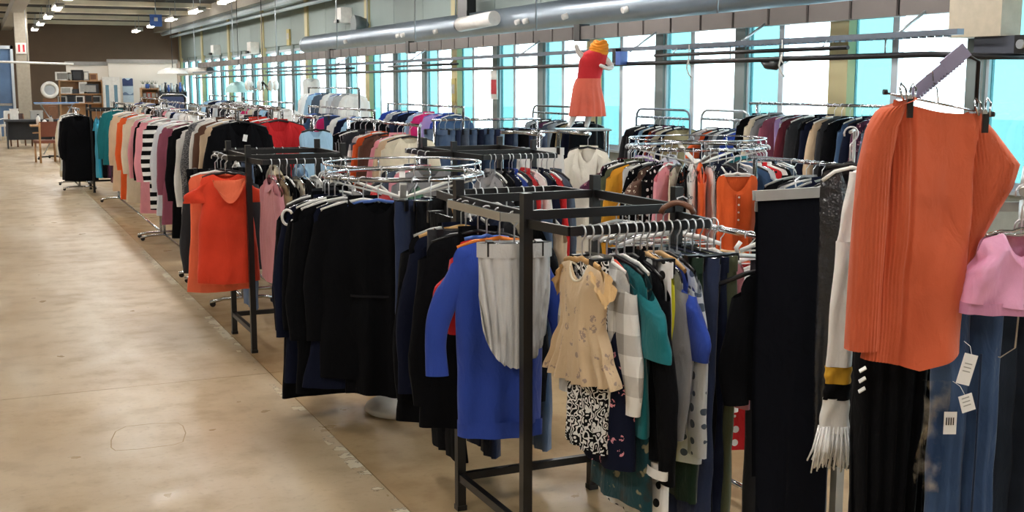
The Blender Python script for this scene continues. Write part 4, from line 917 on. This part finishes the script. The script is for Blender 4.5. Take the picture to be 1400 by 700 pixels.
T([(.03, 0, sz(235)), (.05, .05, 0.06), (.06, .12, sz(250))], .012, 8).build('scarf_tail', fabric('white', 'rib'), t)
# black skirt-like garment with white marks
g = garment('skirt:black', arm_to(1228, 3.12, 1.33), FR - .05, 'right foreground rack', 'near', 'clip', hi=True, w=.10, L=.78, hem=.095, d=.05, n=4, amp=.022, label='black drooping skirt below the orange sweater')
for k in range(3): MB().bar((-.098, -.058, -.42 - .028 * k), (-.082, -.062, -.408 - .028 * k), .003, .014, (0, 1, .3)).build('white_mark', M_PLWHITE, g)
# plastic-wrapped black garment with tags
g = garment('trousers:black:vinyl', arm_to(1290, 3.2, 1.30), FR, 'right foreground rack', 'near', 'clip', w=.11, L=.95, hem=.05, label='shiny black trousers in a plastic sleeve left of the jeans')
mp = bpy.data.materials.new('clear_plastic_film'); mp.use_nodes = True; nt = mp.node_tree; nt.nodes.clear()
a = nt.nodes.new('ShaderNodeBsdfTransparent'); a.inputs[0].default_value = (.9, .92, .95, 1); b = nt.nodes.new('ShaderNodeBsdfGlossy'); b.inputs['Roughness'].default_value = .12
n = tex(nt, 18, 3, ocoord(nt)); mx = nt.nodes.new('ShaderNodeMixShader'); nt.links.new(val(nt, 'MULTIPLY', step(nt, n.outputs[0], .45, .7), .35), mx.inputs[0]); nt.links.new(a.outputs[0], mx.inputs[1]); nt.links.new(b.outputs[0], mx.inputs[2])
o = nt.nodes.new('ShaderNodeOutputMaterial'); nt.links.new(mx.outputs[0], o.inputs[0])
pp = at_d(1282, 545, 3.05)
t = thing('plastic_sleeve', 'clear plastic sleeve with a white price label by the jeans', 'plastic sleeve', pp, FR)
MB().surf(lambda u, v: ((u - .5) * .085 + .01 * sin(6 * v), -.012 * sin(pi * u) + .006 * sin(14 * u + 9 * v), -.30 * v + .05), 10, 14).build('film', mp, t)
B((.012, -.02, -.09), (.045, -.018, -.03)).build('price_label', M_TAG, t)
for k in range(4): B((.017 + .006 * k, -.0215, -.065), (.0195 + .006 * k, -.02, -.045)).build('barcode_bar', M_PLBLACK, t)
# jeans
g = garment('jeans:denim', arm_to(1330, 3.02, 1.30), FR + .08, 'right foreground rack', 'near', 'clip', hi=True, w=.085, L=1.0, hem=.055, d=.035, label='mid blue jeans hanging beside the orange sweater')
g.children[0].material_slots[0].material = g.children[1].material_slots[0].material = g.children[2].material_slots[0].material = fabric('2c4468', 'denim', '5c7aa4')
T([(.02, -.045, -.32), (.018, -.05, -.6), (.015, -.048, -.95)], .003, 5).build('side_seam', fabric('1c2c46'), g)
gi = Vector(g.location)
for x, y, r, hh in ((1322, 505, .25, .036), (1322, 551, -.3, .02)):
    p = at_d(x, y, 2.66) - gi; lx, ly = p.x * cos(FR + .08) + p.y * sin(FR + .08), -p.x * sin(FR + .08) + p.y * cos(FR + .08)
    k_ = B((-.016, -.001, -hh), (.016, .001, hh)).build('price_tag', M_TAG, g, loc=(lx, ly, p.z), rot=(0, r, 0)); k_['label'] = 'white paper price tag'
    T([(0, 0, hh), (.002, .02, hh + .015), (0, .05, hh + .02)], .0006, 4).build('string', M_PLWHITE, k_)
    for j in range(3): B((-.010, -.0016, .012 - .009 * j), (.008, -.001, .0145 - .009 * j)).build('print_line', M_PLGREY, k_)
g = garment('jeans:navy', arm_to(1398, 3.05, 1.32), FR + .05, 'right foreground rack', 'near', 'clip', hi=True, w=.16, L=1.0, hem=.09, d=.03, label='dark jeans with pale pocket stitching at the right edge')
for ch in g.children: ch.material_slots[0].material = fabric('1c222c', 'denim', '303848')
pk = [(-.10, -.24), (-.015, -.21), (-.02, -.33), (-.06, -.355), (-.105, -.34)]
T([(x, -.045 - .004 * abs(x) * 10, z) for x, z in pk], .0016, 5, closed=True).build('pocket_stitching', fabric('a8a090'), g)
T([(x * .93 - .004, -.0455 - .004 * abs(x) * 10, z * .985 - .006) for x, z in pk], .0012, 5, closed=True).build('pocket_stitching', fabric('a8a090'), g)
# pink satin camisole
g = garment('top:e2a0c4:satin', arm_to(1400, 2.86, 1.425), FR + .1, 'right foreground rack', 'near', 'wire', hi=True, W=.11, L=.175, hem=.15, waist=.135, d=.045, amp=.022, neck=.05, label='pink satin top tucked under the orange sweater wing')
MB().surf(lambda u, v: (.152 * cos(2 * pi * u), .062 * sin(2 * pi * u) + .006 * sin(24 * pi * u), TOPZ - .168 - .03 * v), 60, 3, True).build('hem_band', fabric('c98ab0', 'satin'), g)

# ---------- orange sweater on a clip hanger, on a tall stand with a toothed arm
SD = 2.85; so = at_d(1283, 140, SD); PX = SD / 1600.
M_KNIT = fabric('cc6140', 'rib')
sw = thing('sweater', 'large orange ribbed knit sweater clipped on a chrome hanger', 'sweater', so, FR)
def L_(px): return (px - 1283) * PX
def Z_(py): return -(py - 140) * PX
def lerpc(tab, v):
    for (a, x), (c2, y) in zip(tab, tab[1:]):
        if v <= c2: t_ = (v - a) / (c2 - a); return x + (y - x) * t_
    return tab[-1][1]
def swbody(u, v):
    a = 2 * pi * u; c_ = sgn(cos(a)) * abs(cos(a)) ** .8; k = (c_ + 1) / 2
    xl = lerpc([(0, 1222), (.15, 1212), (.5, 1210), (.8, 1200), (1, 1190)], v); xr = lerpc([(0, 1342), (.2, 1334), (1, 1330)], v)
    px = xl + (xr - xl) * k
    top = 136 + 19 * k + 7 * sin(pi * k); bot = lerpc([(0, 496), (.55, 511), (1, 488)], k)
    py = top + (bot - top) * v
    y = -.042 * (.25 + .75 * min(1, v * 3)) * sin(a) - (.02 * sin(pi * k * 2.2 + 2.0 * v) + .012 * sin(7 * k - 3 * v)) * min(1, .2 + v * 1.5)
    if px < 1240 and sin(a) > 0: y += .0020 * sin((px - 1190) / 5.2 * 2 * pi)
    if 1240 <= px < 1250 and sin(a) > 0: y += .010 * (1 - abs(px - 1245) / 5)
    y += noise.noise(Vector((px * .03, py * .012, 2))) * .012
    return (L_(px), y, Z_(py))
MB().surf(swbody, 220, 60, True).build('body', M_KNIT, sw)
def swl(u, v):
    a = 2 * pi * u; cx = lerpc([(0, 1232), (.06, 1214), (.15, 1202), (.3, 1194), (.7, 1190), (1, 1189)], v); hw = lerpc([(0, 14), (.1, 21), (.5, 23), (1, 23)], v)
    px = cx + hw * cos(a); py = lerpc([(0, 133), (.06, 139), (1, 482)], v) + 6 * (1 - cos(a)) * max(0, 1 - v / .35)
    y = -.045 * sin(a) - .03 + .0020 * sin(px / 5.0 * 2 * pi) * (1 if sin(a) > 0 else 0) + .012 * v
    return (L_(px), y, Z_(py))
MB().surf(swl, 120, 40, True).build('sleeve', M_KNIT, sw)
def swr(u, v):
    a = 2 * pi * u; k = (sgn(cos(a)) * abs(cos(a)) ** .8 + 1) / 2
    pyi = 156 + (394 - 156) * v; xo = lerpc([(0, 1343), (.12, 1370), (.30, 1408), (.44, 1400), (.7, 1366), (1, 1333)], v); pyo = lerpc([(0, 152), (.12, 180), (.30, 226), (.44, 258), (.7, 320), (1, 392)], v)
    px = 1326 + (xo - 1326) * k; py = pyi + (pyo - pyi) * k
    w_ = (xo - px)
    y = -.03 * sin(a) + .015 + .02 * k + (.0030 * sin((px - .18 * py) / 5.0 * 2 * pi) if (sin(a) > 0 and w_ > 13) else 0)
    return (L_(px), y, Z_(py))
MB().surf(swr, 120, 50, True).build('sleeve', M_KNIT, sw)
hg = thing('coat_hanger', 'chrome clip hanger carrying the orange ribbed sweater', 'hanger', so, FR, 'coat hangers')
zl, zr = Z_(127), Z_(156)
T([(L_(1209), 0, zl), (L_(1357), 0, zr)], .0028, 8).build('bar', M_CHROME, hg)
for px, py in ((1209, 126), (1357, 156)): T([(L_(px) - .004, 0, Z_(py)), (L_(px) + .006, 0, Z_(py))], [.007, .007], 10).build('end_ball', M_PLBLACK, hg)
for px, py in ((1233, 132), (1335, 152)):
    x, z = L_(px), Z_(py)
    cl = MB().box((x - .006, -.062, z - .05), (x + .008, -.054, z - .005)).build('clip', M_PLBLACK, hg)
    for s in (-1, 1): T([(x + .012 * s, -.05, z - .01), (x + .02 * s, -.04, z + .02), (x + .014 * s, -.03, z + .032), (x + .006 * s, -.04, z + .02), (x + .002 * s, -.056, z - .02)], .003, 6).build('spring', M_CHROME, cl)
    B((x - .005, -.056, z - .006), (x + .006, .03, z + .004)).build('clamp', M_CHROME, cl)
a0 = at_d(1246, 130, SD + .02); a1 = at_d(1318, 70, SD + .02)
hp = a0.lerp(a1, .34) - so; ca, sa = cos(YAW), sin(YAW); hx = hp.x * ca - hp.y * sa; hy = hp.x * sa + hp.y * ca
T([(L_(1283), 0, Z_(141)), (L_(1280), 0, hp.z - .02), (hx + .01, hy, hp.z - .005), (hx, hy - .02, hp.z + .022), (hx - .012, hy - .01, hp.z + .01)], .002, 6).build('hook', M_CHROME, hg)
st = thing('display_stand', 'tall thin stand with a toothed grey arm behind the orange sweater', 'display stand', (0, 0, 0))
pt_ = at_d(1338, 84, SD + .12)
T([(pt_.x, pt_.y, .02), (pt_.x, pt_.y, pt_.z), (a1.x + .01, a1.y + .02, a1.z)], .006, 8).build('post', M_BLACK, st)
MB().lathe([(0, 0), (.16, 0), (.16, .01), (.02, .03), (0, .03)], 24, (pt_.x, pt_.y, 0)).build('base', M_BLACK, st)
M_LIL = solid('lilac_grey_plastic', '8d88a4', .5)
dv = a1 - a0; nrm = Vector((dv.z * ca, -dv.z * sa, -math.hypot(dv.x, dv.y))).normalized() if dv.z else Vector((0, 0, -1))
am = MB(); am.bar(a0, a1, .008, .026, nrm); am.bar(a0.lerp(a1, .62), a1 + dv.normalized() * .008, .009, .036, nrm)
am.build('arm', M_LIL, st)
for k in range(16):
    q = a0.lerp(a1, .08 + .055 * k); MB().bar(q + nrm * .008, q + nrm * .021 - dv.normalized() * .003, .007, .006, dv.normalized()).build('tooth', M_LIL, st)

# ---------- rail between the round rack and the right foreground (middle right)
rail_rack((4.35, 4.75), (4.35, 6.0), 1.235, 'chrome rail with dark jackets left of the vinyl garment bag')
fill('right middle rail', 'near', (4.35, 4.85, 1.235), (4.35, 5.62, 1.235), [('sweater:grey', dict(L=.5)), ('tee:white', dict()), ('sweater:rust', dict()), 'jacket:black', 'shirt:white', 'jacket:navy', 'sweater:denim', 'cardigan:silver', 'blazer:black'], .0, ('white', 'black', 'grey'))

# ================================================================== MANNEQUIN
mp0 = at_z(800, 176, 1.25); MS = (mp0 - cam.location).dot(ray(800, 176).normalized()) / ray(800, 176).length / 1600.
def mq(px, py, y=0): return ((px - 800) * MS, y, (176 - py) * MS)
pl = thing('display_table', 'slim chrome table under the orange mannequin', 'table', (mp0.x, mp0.y + .05, 0), FR)
B((-.26, -.2, 1.235), (.26, .2, 1.25)).build('table_top', M_GALV, pl)
for a in (-.23, .23):
    for c_ in (-.17, .17): T([(a, c_, 0), (a, c_, 1.235)], .011, 8).build('leg', M_CHROME, pl)
mn = thing('mannequin', 'headless white child mannequin in a red orange dress with scarf', 'mannequin', mp0, FR)
V = [(mq(803, 118), .085), (mq(806, 100), .078), (mq(809, 84), .088), (mq(816, 74), .05), (mq(819, 66), .035),
     (mq(795, 128), .055), (mq(787, 150), .04), (mq(781, 168), .028), (mq(777, 174, -.05), .022),
     (mq(808, 128), .055), (mq(806, 150), .04), (mq(803, 168), .028), (mq(801, 174, -.05), .022),
     (mq(797, 80), .035), (mq(789, 72, -.03), .026), (mq(786, 62, -.05), .02),
     (mq(828, 82), .035), (mq(836, 94, -.03), .028), (mq(828, 95, -.09), .022), (mq(817, 90, -.12), .018)]
ED = [(0, 1), (1, 2), (2, 3), (3, 4), (0, 5), (5, 6), (6, 7), (7, 8), (0, 9), (9, 10), (10, 11), (11, 12), (2, 13), (13, 14), (14, 15), (2, 16), (16, 17), (17, 18), (18, 19)]
me = bpy.data.meshes.new('mannequin_body'); me.from_pydata([v for v, r in V], ED, []); me.materials.append(None)
mo = put('mannequin_body', me, M_PLWHITE, mn)
sk = mo.modifiers.new('Skin', 'SKIN'); sub = mo.modifiers.new('Subdivision', 'SUBSURF'); sub.levels = 2; sub.render_levels = 2
if not me.skin_vertices: me.attributes  # layer is made by the modifier
for i, (v, r) in enumerate(V): d_ = me.skin_vertices[0].data[i]; d_.radius = (r, r); d_.use_root = (i == 0)
def dressf(tab, n, amp):
    def fn(u, v):
        a = 2 * pi * u; py = lerpc([(0, tab[0][0]), (1, tab[-1][0])], v); cxp = lerpc([(q[0], q[1]) for q in tab], py); hw = lerpc([(q[0], q[2]) for q in tab], py)
        x, _, z = mq(cxp + hw * cos(a), py); r_ = 1 + amp * v * sin(n * a)
        return (x * 1.0 + (amp * v * .05) * sin(n * a), hw * MS * .75 * sin(a) * r_, z)
    return fn
MB().surf(dressf([(68, 817, 10), (74, 813, 17), (84, 810, 19), (95, 807, 17), (110, 804, 16)], 6, .02), 40, 14, True).build('bodice', fabric('cf3038'), mn)
MB().surf(dressf([(108, 804, 17), (118, 802, 19), (140, 803, 23), (159, 803, 25)], 13, .14), 78, 14, True).build('tulle_skirt', fabric('e2705c'), mn)
sc_ = MB()
for k, (py, hw) in enumerate(((73, 11), (69, 10.5), (65, 9.5), (61, 7))):
    sc_.tube([((817 + .7 * k - 800) * MS + hw * MS * cos(a), hw * MS * .85 * sin(a), (176 - py) * MS + .012 * sin(2 * a + k)) for a in [q * pi / 8 for q in range(16)]], .022, 8, closed=True)
sc_.build('orange_scarf', fabric('f0962c'), mn)

# ================================================================== FAR LEFT CORNER
M_BRN = solid('brown_wood', '7a5238', .5, 0, .2, 8); M_LWD = solid('light_wood', 'b98e62', .5, 0, .15, 8); M_UPH = fabric('5c4a48'); M_DGR = solid('dark_grey_laminate', '34363c', .5)
def chair(label, loc, rz, wood, seatm, s=1.0):
    t = thing('chair', label, 'chair', loc, rz, 'chairs in the far left corner')
    for x in (-.2, .2):
        T([(x, -.2, 0), (x, -.2, .44)], .022, 8).build('leg', wood, t); T([(x, .2, 0), (x, .22, .44), (x, .26, .86)], .022, 8).build('leg', wood, t)
        MB().bar((x * 1.1, -.2, .63), (x * 1.1, .24, .65), .04, .025).build('armrest', wood, t)
    B((-.23, -.23, .42), (.23, .23, .48)).build('seat', seatm, t); MB().surf(lambda u, v: ((u - .5) * .42, .23 + .03 * sin(pi * u) + .04 * v, .56 + .32 * v), 8, 4).build('backrest', seatm, t)
    return t
p = at_z(66, 222, 0); chair('light wooden armchair in front of the pedestal table', (p.x, p.y, 0), pi + .2, M_LWD, solid('red_brown_seat', '7c4634', .6))
p = at_z(30, 200, 0); chair('brown upholstered chair by the far left pier', (p.x, p.y, 0), .4, M_BRN, M_UPH)
p = at_z(14, 192, 0); chair('white chair at the far left edge', (p.x, p.y, 0), -.3, M_PLWHITE, M_PLWHITE)
p = at_z(78, 219, 0)
t = thing('table', 'brown pedestal table on casters by the black coats', 'table', (p.x, p.y + .4, 0))
B((-.5, -.35, .74), (.38, .35, .77)).build('table_top', M_LWD, t); T([(0, 0, .06), (0, 0, .74)], .035, 10).build('pedestal', M_BLACK, t)
for a in range(4):
    e = (.38 * cos(a * pi / 2 + .3), .38 * sin(a * pi / 2 + .3)); f = MB().bar((0, 0, .07), (e[0], e[1], .06), .04, .03).build('foot', M_BLACK, t); T([(e[0], e[1] - .02, .025), (e[0], e[1] + .02, .025)], .025, 10).build('caster', M_PLBLACK, f)
tp = Vector((p.x, p.y + .4, .77))
for k, (dx, dy, hgt, c_, lb) in enumerate(((-.32, .05, .24, M_PLWHITE, 'tall white bottle'), (-.2, -.1, .14, M_PLWHITE, 'small white bottle'), (-.05, .12, .2, M_PLGREY, 'grey bottle'), (.12, -.05, .17, M_PLBLUE, 'blue bottle'), (.25, .1, .15, M_PLRED, 'red bottle'))):
    b_ = thing('bottle', '%s on the brown pedestal table' % lb, 'bottle', tp + Vector((dx, dy, 0)))
    MB().lathe([(0, 0), (.045, 0), (.045, hgt * .65), (.018, hgt * .8), (.018, hgt * .9)], 14).build('bottle_body', c_, b_); MB().lathe([(.022, hgt * .88), (.022, hgt), (0, hgt)], 12).build('cap', M_PLBLACK, b_)
p = at_z(50, 205, 0)
t = thing('desk', 'dark grey desk behind the brown chair', 'desk', (p.x, p.y + 1.2, 0))
B((-.7, -.35, .70), (.7, .35, .75)).build('desk_top', M_DGR, t)
for x in (-.66, .62): B((x, -.33, 0), (x + .04, .33, .70)).build('side_panel', M_DGR, t)
B((-.62, .28, .2), (.62, .3, .7)).build('back_panel', M_DGR, t)
for k, (dx, w_, h_, c_, lb) in enumerate(((-.45, .2, .25, M_PLWHITE, 'white'), (.1, .3, .2, M_PLGREY, 'grey'), (.5, .16, .3, M_BRN, 'brown'))):
    q = thing('storage_box', '%s storage box on the dark grey desk' % lb, 'box', (p.x + dx, p.y + 1.2, .75))
    B((-w_ / 2, -.12, 0), (w_ / 2, .12, h_)).build('box_body', c_, q); B((-w_ / 2 - .01, -.13, h_), (w_ / 2 + .01, .13, h_ + .03)).build('lid', c_, q)
p = at_y(77, 141, 30)
t = thing('ironing_board', 'blue ironing board behind the far black coats', 'ironing board', (p.x, 30, 0))
MB().surf(lambda u, v: ((u - .5) * 1.0, (v - .5) * .34 * (1 if u < .7 else 1 - (u - .7) * 1.8), p.z + .02 * sin(pi * v)), 16, 6).build('cover', solid('blue_cover', '4f86c0', .7), t)
B((-.48, -.15, p.z - .03), (.4, .15, p.z - .01)).build('board', M_GALV, t)
for s in (-1, 1): T([(-.35 * s, .1 * s, p.z - .03), (.35 * s, .1 * s, .02)], .014, 8).build('leg', M_GALV, t)
# shelves in front of the partition
def shelf(label, x0, x1, Y, zs, mat, d=.4):
    t = thing('shelf_unit', label, 'shelf', (x0, Y, 0), group='shelf units at the far partition')
    for x in (0, x1 - x0 - .03): B((x, 0, 0), (x + .03, d, zs[-1] + .02)).build('side_panel', mat, t)
    for z in zs: B((.03, 0, z - .03), (x1 - x0 - .03, d, z)).build('shelf_board', mat, t)
    B((.03, d - .01, .0), (x1 - x0 - .03, d, zs[-1])).build('back_panel', mat, t)
    return t
YS = 38.6
a = at_y(80, 100, YS); b_ = at_y(139, 100, YS); z1, z2, z3 = at_y(100, 110, YS).z, at_y(100, 128, YS).z, at_y(100, 141, YS).z
shelf('wide wooden shelf of household goods before the white partition', a.x, b_.x, YS, [.3, z3, z2, z1], M_LWD)
def item(kind, label, px, ztop, w_, h_, mat, lid=None, Y=YS - .0, dp=.28):
    q = at_y(px, 100, Y); t = thing(kind, label, kind.replace('_', ' '), (q.x, Y + .2, ztop), group='goods on the far shelves')
    B((-w_ / 2, -dp / 2, 0), (w_ / 2, dp / 2, h_)).build('case', mat, t)
    if lid is not None: B((-w_ * .4, -dp / 2 - .008, h_ * .15), (w_ * .3, -dp / 2, h_ * .85)).build('front_panel', lid, t)
    return t
item('box', 'white box stack at the left of the top shelf', 86, z1, .42, .26, M_PLWHITE, M_CAP); item('microwave', 'black microwave on the top shelf', 106, z1, .34, .32, M_PLBLACK, M_DGR); item('box', 'cream carton right of the black microwave', 96, z1, .14, .24, solid('cream_card', 'd8ccb4', .7), M_PLGREY)
item('basket', 'wicker basket at the right of the top shelf', 128, z1, .24, .22, M_LWD, M_BRN); item('box', 'light grey carton between microwave and basket', 118, z1, .14, .28, M_PLGREY, M_PLWHITE)
item('radio', 'dark cassette radio on the middle shelf', 124, z2, .44, .3, M_DGR, M_PLGREY); item('toaster', 'white toaster on the middle shelf', 113, z2, .24, .36, M_PLWHITE, M_PLGREY); item('bowl_box', 'white crockery box on the middle shelf', 90, z2, .36, .2, M_PLWHITE, M_PLGREY); item('fryer', 'black fryer at the left of the middle shelf', 102, z2, .2, .14, M_PLBLACK, M_DGR)
for k, px in enumerate((84, 96, 108, 120, 131)): item('appliance', '%s appliance from the left on the low shelf' % ORD[k], px, z3, .26, .22 + .04 * (k % 2), (M_PLGREY, M_DGR, M_PLWHITE, M_BRN, M_PLGREY)[k], M_PLBLACK)
p = at_y(68, 123, 37.5); t = thing('round_mirror', 'round white framed mirror beside the wooden shelf', 'mirror', (p.x, 37.5, p.z), rot=(pi / 2, 0, 0))
T([(.2 * cos(k * pi / 12), .2 * sin(k * pi / 12), 0) for k in range(24)], .055, 8, closed=True).build('frame', M_PLWHITE, t); MB().lathe([(0, 0), (.17, 0)], 24).build('glass', M_GALV, t)
B((-.2, -p.z, -.05), (.2, -.25, -.0)).build('stand', M_BRN, t)
p = at_y(54, 100, 38); 
# white cabinet, poster, right shelf
a = at_y(140, 105, 38.4); b_ = at_y(165, 140, 38.4)
t = thing('cabinet', 'white glazed cabinet in front of the partition', 'cabinet', (a.x, 38.4, 0))
B((0, 0, .05), (b_.x - a.x, .45, a.z)).build('cabinet_body', M_PLWHITE, t)
wd = b_.x - a.x
for k in range(2):
    d_ = B((.03 + k * wd / 2, -.025, .12), (wd / 2 - .03 + k * wd / 2, 0, a.z - .12)).build('door', M_PLWHITE, t)
    B((.07 + k * wd / 2, -.03, .9), (wd / 2 - .08 + k * wd / 2, -.026, a.z - .25)).build('glass_pane', solid('cabinet_glass', '6f93a8', .15), d_)
    T([(wd / 2 + (-.035 if k == 0 else .035), -.04, 1.0), (wd / 2 + (-.035 if k == 0 else .035), -.04, 1.15)], .008, 6).build('handle', M_CHROME, d_)
a = at_y(167, 107, YP - .17); b_ = at_y(183, 140, YP - .17)
t = thing('poster', 'blue and white landscape poster on the partition', 'poster', (a.x, YP - .17, b_.z))
B((0, -.01, 0), (b_.x - a.x, .015, a.z - b_.z)).build('sheet', solid('poster_pale_blue', 'b8d0e2', .5), t)
MB().surf(lambda u, v: (u * (b_.x - a.x), -.014, (a.z - b_.z) * (.68 + (.28 + .04 * sin(9 * u)) * v)), 14, 2).build('dark_print', solid('poster_dark_blue', '2a3c6a', .5), t)
MB().surf(lambda u, v: (u * (b_.x - a.x), -.014, (a.z - b_.z) * (.3 + (.08 + .05 * sin(7 * u)) * v)), 14, 2).build('hill_print', solid('poster_slate', '6f86a6', .5), t)
a = at_y(193, 120, YS); b_ = at_y(217, 120, YS); z1, z2 = at_y(200, 121, YS).z, at_y(200, 134, YS).z
shelf('narrow wooden shelf with plants right of the poster', a.x, b_.x, YS, [.3, z2, z1], M_LWD)
for k, px in enumerate((196, 202, 208, 213)):
    q = at_y(px, 110, YS); t = thing('potted_plant', '%s potted plant from the left on the narrow shelf' % ORD[k], 'plant', (q.x, YS + .15, z1))
    MB().lathe([(0, 0), (.06, 0), (.08, .14), (.07, .14), (.07, .12), (0, .12)], 14).build('pot', (M_PLWHITE, M_PLBLUE, M_PLGREY, M_PLWHITE)[k], t)
    for j in range(7):
        an = j * .9 + k; MB().surf(lambda u, v: ((.015 + .10 * v) * cos(an) + .02 * (u - .5) * sin(an) * (1 - v), (.015 + .10 * v) * sin(an) + .02 * (u - .5) * (1 - v), .12 + .22 * v - .08 * v * v), 2, 4).build('leaf', solid('leaf_green', '3f5a38', .6), t)
for k, (px, m_) in enumerate(((197, M_BRN), (203, M_PLRED), (209, M_LWD), (214, M_DGR))): item('box', '%s small box from the left on the narrow shelf lower board' % ORD[k], px, z2, .12, .17, m_, M_PLGREY)
a = at_y(217, 110, 37.6); b_ = at_y(255, 110, 37.6); z1, z2 = at_y(230, 126, 37.6).z, at_y(230, 131, 37.6).z
shelf('black metal shelf of glassware by the far windows', a.x, b_.x, 37.6, [.4, .95, z1], M_BLACK)
for k in range(9):
    q = at_y(219 + 4 * k, 110, 37.6); t = thing('vase', '%s glass vase from the left on the black metal shelf' % ORD[k], 'vase', (q.x, 37.75, z1), group='vases on the black shelf')
    h_ = .2 + .12 * ((k * 7) % 5) / 5; MB().lathe([(0, 0), (.035, 0), (.05, h_ * .4), (.025, h_ * .8), (.04, h_)], 12).build('vase_body', (M_GALV, M_PLWHITE, M_DGR, M_PLBLUE)[k % 4], t); MB().lathe([(.036, h_ - .01), (.044, h_), (.036, h_ + .008)], 12).build('rim', M_GALV, t)
t = thing('bed_headboard', 'dark blue padded headboard with a chrome tube frame', 'headboard', at_z(236, 140, .0) * 0 + Vector((at_y(218, 140, 36.5).x, 36.5, 0)))
wz = at_y(255, 140, 36.5).x - at_y(218, 140, 36.5).x; zt = at_y(230, 129, 36.5).z
B((.08, -.03, .5), (wz - .08, .03, zt - .07)).build('pad', fabric('3c4460'), t); T([(0, 0, 0), (0, 0, zt - .1), (.1, 0, zt), (wz - .1, 0, zt), (wz, 0, zt - .1), (wz, 0, 0)], .03, 8).build('frame', M_CHROME, t)
p = at_x(236, 98, 5.4); t = thing('pendant_lamp', 'white flat pendant lamp shade above the glassware shelf', 'lamp', p)
MB().lathe([(.45, -.06), (.42, .02), (.2, .1), (.05, .12)], 24).build('shade', M_PLWHITE, t); T([(0, 0, .1), (0, 0, HC - p.z)], .008, 6).build('cord', M_PLBLACK, t)
p = at_x(327, 121, 6.1); t = thing('lampshade', 'pale turquoise dome lampshade hanging before the far windows', 'lamp', p)
MB().lathe([(.36, -.1), (.33, .02), (.2, .14), (.05, .18)], 24).build('shade', solid('pale_turquoise', 'bfe6e6', .5), t); T([(0, 0, .16), (0, 0, HC - p.z)], .008, 6).build('cord', M_PLBLACK, t)
p = at_x(360, 118, 6.0); t = thing('chandelier', 'white crystal chandelier hanging before the far windows', 'chandelier', p)
T([(0, 0, 0), (0, 0, HC - p.z)], .008, 6).build('cord', M_PLBLACK, t)
for k in range(9):
    an = k * 2 * pi / 9; r_ = .3 + .12 * (k % 2)
    b_ = T([(0, 0, .1), (r_ * .6 * cos(an), r_ * .6 * sin(an), -.1), (r_ * cos(an), r_ * sin(an), .05)], .014, 6).build('arm', M_CHROME, t)
    MB().lathe([(0, -.16), (.05, -.1), (.06, 0), (.03, .08), (0, .1)], 10, (r_ * cos(an), r_ * sin(an), .05)).build('crystal_cup', M_PLWHITE, b_)
garment('gown:white', (5.9, 22.45, 1.885), -.2, 'overhead rail', 'near', 'white', L=1.0, label='long white dress hanging from the overhead rail')
# round white logo on the shoulder of a dark garment on the near round rack
bpy.context.view_layer.update()
gset = {g_['o'].name for g_ in REG}
for py_ in (297, 303, 309, 315, 321):
    dr_ = ray(393, py_).normalized()
    ok, hit, nrm_, _i, ho, _m = SC.ray_cast(bpy.context.evaluated_depsgraph_get(), cam.location, dr_)
    if ok and ho.parent and ho.parent.name in gset and (hit - cam.location).length < 8:
        mi = ho.parent.matrix_world.inverted(); q = mi @ (hit - dr_ * .03); ax = (mi.to_3x3() @ Vector((cos(YAW), -sin(YAW), 0))).normalized()
        T([tuple(q + ax * .026 * cos(a_) + Vector((0, 0, 1)) * .036 * sin(a_)) for a_ in [.5 + k * .42 for k in range(14)]], .007, 6).build('round_logo', M_PLWHITE, ho.parent); break
finish_labels()
print('GARMENTS', len(REG), 'OBJECTS', len(bpy.data.objects))
